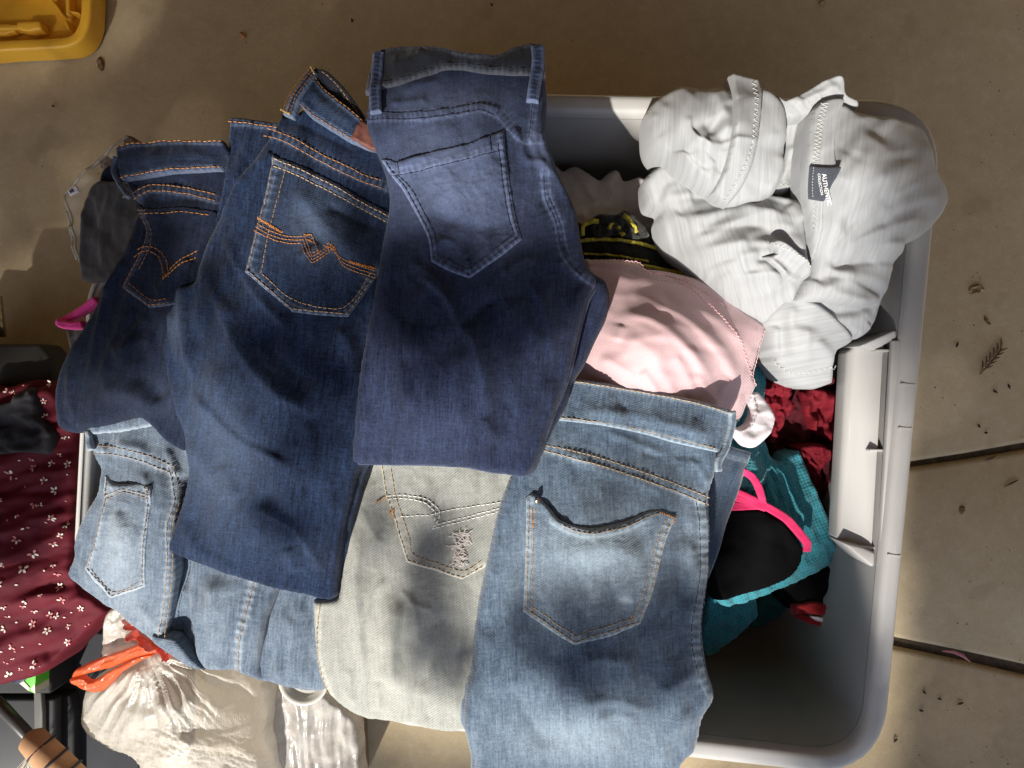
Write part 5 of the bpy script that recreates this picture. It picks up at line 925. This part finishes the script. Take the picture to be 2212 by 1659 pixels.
bg_ = thing('plastic_bag', 'crinkled white plastic bag tied with an orange drawstring, below the light blue jeans', 'bag', W1(380,1560,.1))
cr = []
for k in range(17):
    a = R(18+k*9.2)+rnd.uniform(-.04,.04); l = rnd.uniform(90,200); r0 = rnd.uniform(14,40)
    cr.append(([(316+math.cos(a)*r0,1412+math.sin(a)*r0),(316+math.cos(a+.03)*l*.6,1412+math.sin(a)*l*.6),(316+math.cos(a+rnd.uniform(-.1,.1))*l,1412+math.sin(a)*l)], rnd.uniform(1.6,3.2)*rnd.choice((1,1,-1)), rnd.uniform(4,8), rnd.choice((-.6,.6))))
class Bag(Field):
    """gathers running out from the knot, crinkles across the lower side"""
    def detail(s, P):
        z = Field.detail(s, P); dx = P[:,0]-318; dy = P[:,1]-1404; r = np.hypot(dx, dy)+1e-6; a = np.arctan2(dy, dx)
        f = np.clip(r/60, 0, 1)*np.clip((230-r)/120, 0, 1)
        g = perlin(a*7+3+.25*perlin(r/50, a*3, 8), r/260, 21); g2 = perlin(a*15, r/200+7, 22)
        z += f*(.0075*(1-2.4*np.abs(g))*np.clip(r/110,.25,1)+.0028*(1-2*np.abs(g2)))
        c = np.clip((P[:,1]-1545-.12*(P[:,0]-300))/50, 0, 1)
        u = (P[:,0]+.25*P[:,1])/52; v = (P[:,1]-.28*P[:,0])/10
        n = 1-2.3*np.abs(perlin(u+.4*perlin(u*2, v, 4), v, 23)); n2 = 1-2.3*np.abs(perlin(u*2.1, v*1.9, 24))
        return z+c*(.0026*n+.0012*n2)
fBg = Bag([(316,1410,.315),(160,1545,.20),(220,1640,.19),(330,1540,.33),(450,1600,.32),(570,1500,.25),(580,1640,.23),(300,1720,.26),(440,1470,.33),(300,1640,.29)], ridges=[([(520,1500),(480,1530),(455,1580)],6,12,.6),([(540,1560),(500,1580),(440,1585)],5,9,.6),([(455,1500),(440,1540),(430,1590)],-6,10),([(480,1620),(440,1600),(400,1600)],5,10,.6),([(320,1600),(380,1590),(430,1610)],5,10)],
  noise=[(90,60,20,6),(90,70,10,3,3)], seed=73)
sheet('film', [(310,1398),(290,1425),(240,1455),(205,1474),(178,1485),(161,1496),(153,1520),(150,1548),(154,1568),(165,1588),(183,1607),(220,1630),(275,1662),(300,1720),(450,1740),(600,1720),(590,1660),(580,1625),(567,1600),(573,1560),(576,1525),(571,1475),(540,1430),(450,1400),(350,1390)], fBg, mBag, bg_, step=3.2, edge=(34,.06), skirt=.06)
fNk = Field([(225,1340,.30),(330,1400,.32),(216,1420,.27),(300,1340,.31)], ridges=[([(240,1330),(270,1370),(310,1400)],6,10,.5),([(225,1390),(270,1395),(310,1405)],5,9),([(270,1340),(295,1370),(316,1398)],-5,8)], noise=[(30,30,0,5),(14,8,60,1.4,3)], seed=75)
sheet('neck', [(226,1325),(222,1360),(216,1400),(212,1432),(240,1432),(280,1420),(320,1412),(380,1420),(400,1380),(330,1340),(270,1310)], fNk, mBag, bg_, step=3, edge=(8,.008), skirt=.02)
fOr = Field([(150,1470,.285),(220,1440,.305),(310,1405,.342),(210,1490,.29)], ridges=[([(160,1460),(220,1440),(300,1405)],3,7),([(200,1480),(250,1455),(310,1412)],4,8,.5),([(165,1478),(190,1490),(215,1490)],3,6)], noise=[(40,12,-27,2),(16,5,-27,.8,3)], seed=77)
strip = [(150,1468,1),(156,1455),(163,1447),(205,1428),(250,1412),(289,1398),(312,1389),(334,1396),(338,1408),(318,1420),(300,1428),(262,1452),(240,1478),(224,1491),(204,1494),(185,1488),(164,1479)]
sheet('drawstring', [(150,1468,1),(156,1455),(163,1447),(205,1428),(250,1412),(289,1398),(312,1389),(334,1396),(338,1408),(318,1420),(290,1424),(230,1446),(196,1454),(178,1459),(163,1466)], fOr, mOr, bg_, step=2.4, edge=(4,.003), skirt=.008)
sheet('drawstring', [(150,1468,1),(160,1465),(180,1462),(192,1471),(205,1470),(240,1448),(290,1422),(318,1414),(330,1416),(300,1430),(262,1454),(240,1478),(224,1491),(204,1494),(185,1488),(164,1479)], Over(fOr,.004), mOr, bg_, step=2.4, edge=(4,.003), skirt=.008)
fRd = Field([(260,1345,.325),(330,1400,.345),(300,1380,.345)], noise=[(16,16,0,6),(9,6,30,2,3)], seed=79)
sheet('knot', [(256,1344,1),(275,1348),(300,1352),(330,1380),(345,1400),(322,1412),(300,1402),(290,1385),(272,1388),(268,1375),(280,1368),(262,1358,1)], fRd, mRedF, bg_, step=2.4, edge=(5,.005), skirt=.015)
sheet('knot', [(330,1395),(352,1400),(362,1418),(358,1432,1),(348,1420),(346,1434,1),(338,1415)], fRd, mRedF, bg_, step=2.4, edge=(4,.004), skirt=.01)
mWrap = film('cloudy_film', (.50,.47,.43), .62, .25)
fW = Field([(580,1500,.20),(700,1520,.22),(760,1600,.16),(600,1700,.19),(760,1700,.15)], ridges=[([(640,1520),(650,1600),(645,1700)],6,10,.5),([(690,1520),(700,1600),(700,1700)],6,9,-.5),([(740,1560),(745,1640),(745,1700)],6,9)], noise=[(14,110,-3,3),(8,70,4,1.2,3),(60,60,0,5)], seed=81)
tag(sheet('plastic_wrap', [(560,1480),(600,1490),(690,1500),(715,1520),(745,1540),(765,1560),(772,1600),(776,1660),(776,1740),(580,1740),(590,1650),(565,1600),(575,1540)], fW, mWrap, None, step=3.2, edge=(10,.008), skirt=.04), 'streaky clear plastic wrap on the floor, right of the white bag', 'wrap')
pk = thing('carton', 'brown carton inside the clear plastic wrap beside the white bag', 'carton', W1(670,1600,0))
prism('body', [(590,1520),(755,1560),(762,1760),(592,1760)], .13, .002, plain('brown_carton', (.15,.10,.065), .8, .2, .25, 14), pk, bev=.004)
mPl = plain('white_china', (.50,.48,.43), .25, .5, .03)
cx, cy, zp = 655, 1470, .33; c0 = W1(cx, cy, zp); rg = []
for r, z in ((.0,-.010),(.018,-.010),(.022,-.009),(.026,-.003),(.030,.0),(.031,-.0015),(.028,-.006),(.022,-.014),(.012,-.016)):
    rg.append([(c0.x+max(r,1e-4)*math.cos(t), c0.y+max(r,1e-4)*math.sin(t), zp+z) for t in np.linspace(0,2*math.pi,40,endpoint=False)])
tag(loft('plate', rg, mPl, None), 'small white round dish peeking out under the light blue jeans', 'dish')

# ---------------------------------------------------------------- yellow tote lid on the floor, upper left
mY = plain('yellow_plastic', (.78,.42,.035), .42, .5, .06, 20, bumpk=.05)
lid = thing('tote_lid', 'yellow plastic tote lid lying upside down on the concrete, upper left corner', 'lid', W1(60,30,0))
ZL = .045
outl = spline([(-400,150,1),(0,110),(81,106),(140,102),(163,94),(179,80),(190,58),(196,30),(199,-60),(205,-500,1),(-400,-500,1)], True, 8)
P0 = outl; n = len(P0)
def insetL(d):
    a = np.roll(P0,1,0); b = np.roll(P0,-1,0); t = b-a; t /= np.hypot(*t.T)[:,None]+1e-9; return P0+np.stack([-t[:,1], t[:,0]],1)*d*(-1)
def sgn():
    q = insetL(10); return 1 if inside(q[8:9], P0)[0] else -1
sg = sgn(); lidr = []
for d, z in ((0,.004),(0,.040),(2,.0445),(5,ZL),(18,ZL),(22,ZL-.002),(24,ZL-.006),(27,.022),(34,.016),(40,.015)):
    q = insetL(d*sg); X = W(q, ZL); X[:,2] = z; lidr.append([tuple(x) for x in X])
loft('tray', lidr, mY, lid, True)
prism('rib', [(-400,60),(62,52),(66,62),(-400,74)], .034, .0155, mY, lid, bev=.002)
prism('block', [(34,46),(86,44),(90,62),(60,68),(36,62)], .040, .0155, mY, lid, bev=.004)
prism('block', [(-40,52),(18,50),(34,66),(10,74),(-40,72)], .032, .0155, mY, lid, bev=.003)
prism('rib', [(106,-2),(112,-4),(136,30),(130,33)], .030, .0155, mY, lid, bev=.0015)
prism('rib', [(138,-300),(146,-300),(150,30),(142,32)], .034, .0155, mY, lid, bev=.0015)
prism('rib', [(134,42),(142,40),(150,60),(146,64)], .034, .0155, mY, lid, bev=.0015)
prism('rib', [(150,22),(170,26),(170,29),(150,26)], .036, .0155, mY, lid, bev=.001)
prism('rib', [(-300,-20),(124,-12),(122,-6),(-300,-12)], .024, .0155, mY, lid, bev=.0015)

# ---------------------------------------------------------------- dry bits on the floor
mLf = plain('orange_leaf', (.48,.22,.08), .7, .3, .25, 200); mLb = plain('brown_leaf', (.16,.095,.05), .8, .2, .35, 200); mTw = plain('pale_wood', (.36,.27,.16), .8, .2, .25, 200); mLd = plain('dark_bits', (.055,.04,.028), .85, .2, .3, 200); mPu = plain('pink_leaf', (.36,.14,.15), .7, .3, .2, 200)
def curl(poly, name, mat, label, cat, group=None, h=.004):
    o = sheet(name, poly, Field([(poly[0][0],poly[0][1],.004)], noise=[(9,9,0,h*1000)], seed=int(poly[0][0])), mat, None, step=1.8, edge=(3,.001), skirt=.002); tag(o, label, cat, group); return o
curl([(515,70,1),(521,66),(524,71),(531,77),(527,83),(520,84),(522,78)], 'leaf', mLf, 'small orange leaf scrap on the concrete above the blue jeans', 'leaf')
curl([(208,128),(214,122),(222,138),(220,152),(214,150),(209,140)], 'leaf', mLb, 'curled brown leaf on the concrete below the yellow lid', 'leaf')
curl([(1770,4),(1778,0),(1785,8),(1781,18),(1774,12)], 'leaf', mTw, 'pale leaf scrap at the top edge above the grey shirt', 'leaf')
curl([(2093,622,1),(2122,614,1),(2127,624),(2120,631),(2098,636,1)], 'wood_chip', mTw, 'pale wood chip on the concrete right of the large bin', 'wood chip', h=.006)
curl([(2075,1096),(2082,1094),(2084,1104),(2079,1112),(2075,1106)], 'leaf', mLb, 'small folded brown leaf just below the dark floor joint', 'leaf')
curl([(2128,683),(2134,688),(2142,698),(2140,702),(2130,692)], 'twig', mLb, 'short brown twig between the wood chip and the conifer sprig', 'twig')
sprg = thing('conifer_sprig', 'dry brown conifer sprig on the concrete right of the bin handle', 'sprig', W1(2140,782,0))
tube('stem', at3([(2117,808,.004),(2135,790,.006),(2150,772,.006),(2164,752,.004)]), .0013, mLb, sprg, 6)
for k in range(11):
    t = .1+.085*k; x = 2117+47*t; y = 808-56*t; s_ = 1 if k % 2 else -1
    tube('needle_tip', at3([(x,y,.005),(x+7+s_*5,y-9+s_*4,.007),(x+10+s_*9,y-16+s_*8,.004)]), [.0012,.0016,.0005], mLb, sprg, 5)
def bit(x, y, l, a, m): 
    c, s_ = math.cos(a)*l/2, math.sin(a)*l/2
    return at3([(x-c,y-s_,.003),(x+rnd.uniform(-1,1),y+rnd.uniform(-1,1),.006),(x+c,y+s_,.002)])
for (x, y, l, a, m, lb) in ((2140,990,26,-.4,mLb,'brown twig just above the dark floor joint'),(2185,1044,34,-.45,mLb,'forked brown twig below the dark floor joint at the right edge'),(2150,845,12,.6,mLd,'tiny seed husk below the conifer sprig'),(2180,835,11,1.2,mLd,'tiny dark husk right of the seed husk'),(2068,745,12,-1.2,mLd,'dark splinter left of the conifer sprig'),(2115,920,9,.9,mLd,'dark fleck right of the bin handle'),(1997,1495,10,.8,mLd,'dark fleck below the lower floor joint'),(2075,1520,14,-.3,mLd,'dark scrap on the lower slab'),(1990,1535,10,.2,mLd,'grey scrap on the lower slab beside the bin corner'),(1935,1600,10,-.8,mLd,'dark scrap beside the bin corner'),(760,44,8,1.4,mLd,'thin dark stalk on the concrete at the top'),(352,414,10,.4,mLd,'thin dark stalk hidden behind the jeans'),(115,229,6,.6,mLd,'dark speck on the concrete below the yellow lid'),(1062,10,7,1.0,mLd,'dark fleck at the top edge'),(2030,1510,8,.3,mLd,'dark crumb on the lower slab'),(2130,935,7,.1,mLd,'dark crumb above the floor joint')):
    if lb.startswith('thin dark stalk hidden'): continue
    tag(tube('twig', bit(x,y,l,a,m), [.0008,.0022,.0007], m, None, 5), lb, 'twig', 'bits on the floor')
tag(tube('leaf_strip', at3([(2035,1406,.003),(2060,1408,.006),(2080,1416,.005),(2096,1430,.003)]), [.001,.0028,.003,.001], mPu, None, 6, flat=.4), 'thin pinkish leaf strip lying along the lower floor joint', 'leaf')
V_, F_ = [], []
for i in range(240):
    x, y = rnd.uniform(-120,2400), rnd.uniform(-100,1760)
    if rnd.random() < .45: x = rnd.uniform(1940,2220)
    p = W1(x, y, .0012); r = rnd.uniform(.0004,.0012); a = rnd.uniform(0,6.28); b = len(V_)
    V_ += [(p.x+r*math.cos(a+t)*(1.6 if k % 2 else 1), p.y+r*math.sin(a+t), .0006) for k, t in enumerate((0,1.6,3.1,4.7))]+[(p.x,p.y,.0022)]; F_ += [[b+k, b+(k+1)%4, b+4] for k in range(4)]
o = link_mesh('floor_grit', V_, F_, mLd); o['kind'] = 'stuff'

# ---------------------------------------------------------------- unseen leaves added outside the garage door, set along sun rays to shade chosen spots
mLeafT = plain('green_leaf', (.05,.09,.03), .6, .3, .3, 8)
def shade(spots, dist, leaf, rect=False):
    V, F = [], []; sv = np.array(SUN); ax = np.array([1,0,0.])
    for (x, y, rx, ry, ang, z, dens) in spots:
        k = K*(HC-z); area = math.pi*rx*ry*k*k*math.sin(SUN_EL); n = int(dens*(1.0 if dist > 6 else 4.0)*area/(leaf*leaf*.42))+2
        for i in range(n):
            r = math.sqrt(rnd.random()); t = rnd.uniform(0, 6.283); dx, dy = (rnd.uniform(-rx,rx), rnd.uniform(-ry,ry)) if rect else (r*rx*math.cos(t), r*ry*math.sin(t)); c, s_ = math.cos(R(ang)), math.sin(R(ang))
            p = np.array(W1(x+dx*c-dy*s_, y+dx*s_+dy*c, z))+sv*(dist+rnd.uniform(-.25,.25))
            a = np.array([rnd.gauss(0,1) for _ in range(3)]); a /= np.linalg.norm(a); b_ = np.cross(a, [rnd.gauss(0,1) for _ in range(3)]); b_ /= np.linalg.norm(b_); l = leaf*rnd.uniform(.6,1.15)
            o = len(V); V += [tuple(p-a*l*.5), tuple(p+b_*l*.27), tuple(p+a*l*.5), tuple(p-b_*l*.27)]; F += [[o,o+1,o+2,o+3]]
    return V, F
SH = [ # plan x, y, radii, tilt, height of the cloth there, density
 (1830,1270,75,260,0,.28,4),
 (1020,500,90,40,5,.57,2),(970,535,150,45,5,.57,3),(1130,545,110,60,10,.56,3),(880,700,90,50,0,.57,2),
 (1010,570,190,70,8,.57,3.0),(880,610,100,90,0,.57,2.7),(1150,620,130,110,30,.55,2.7),(1050,680,180,70,15,.57,2.0),(950,800,60,90,0,.57,.8),
 (300,560,140,120,15,.49,2.7),(240,690,110,80,30,.48,2.7),(340,500,110,60,5,.49,1.9),
 (620,760,130,70,25,.54,3.0),(720,830,80,50,40,.54,2.7),(700,620,110,60,20,.54,1.6),(450,640,60,90,10,.52,1.4),
 (600,1130,70,60,25,.51,2.4),(680,960,60,60,0,.53,1.4),(760,480,70,60,0,.54,1.8),
 (930,1260,60,150,12,.46,2.3),(960,1420,70,130,10,.45,2.2),(840,1130,60,50,0,.46,.9),
 (1200,1400,150,80,15,.49,2.6),(1380,1420,170,90,-8,.48,2.7),(1320,1310,140,50,12,.49,1.8),(1480,1340,90,110,0,.47,2.2),(1380,1030,90,26,18,.47,1.9),(1480,1480,80,60,0,.46,1.9),
 (60,980,120,120,0,.26,3.0),(60,1130,110,70,-15,.26,1.6),(260,1600,10,10,0,.2,1),
 (1700,1400,150,220,0,.2,2.2)]
FLR = [(2206,862,275,1080,0,0,25),(1955,60,95,230,0,0,14),(900,1740,260,150,5,0,14),(26,400,360,550,0,0,10),(640,10,260,215,0,0,26),(400,250,160,170,0,0,22),(560,230,110,110,0,0,20),(1750,1250,70,360,0,.25,6),(2000,1800,480,150,0,0,14)]
V_, F_ = shade(SH, 2.5, .05)
V2, F2 = shade(FLR, 6.5, .09, True); F_ += [[i+len(V_) for i in f] for f in F2]; V_ += V2
tr = bpy.data.objects.new('added_tree', None); COL.objects.link(tr); tr.location = (-3.4,-3.4,0); tr['label'] = 'added leaves out of view beyond the garage door, placed to shade chosen spots'; tr['category'] = 'added_tree'
o = link_mesh('shade_leaves', V_, F_, mLeafT, tr, False); o['kind'] = 'stuff'
mBark = plain('bark', (.10,.07,.05), .9, .2, .3, 8)
tube('trunk', [(-3.4,-3.4,0),(-3.38,-3.35,1.6),(-3.2,-3.2,3.2),(-2.9,-3.1,3.4)], [.13,.11,.09,.05], mBark, tr, 12)
for e in ((-1.2,-2.3,3.6),(-.4,-2.5,3.5),(-2.0,-2.6,2.9)): tube('branch', [(-3.25,-3.25,3.0),((-3.25+e[0])/2,(-3.25+e[1])/2,e[2]+.25),e], [.05,.03,.008], mBark, tr, 8)
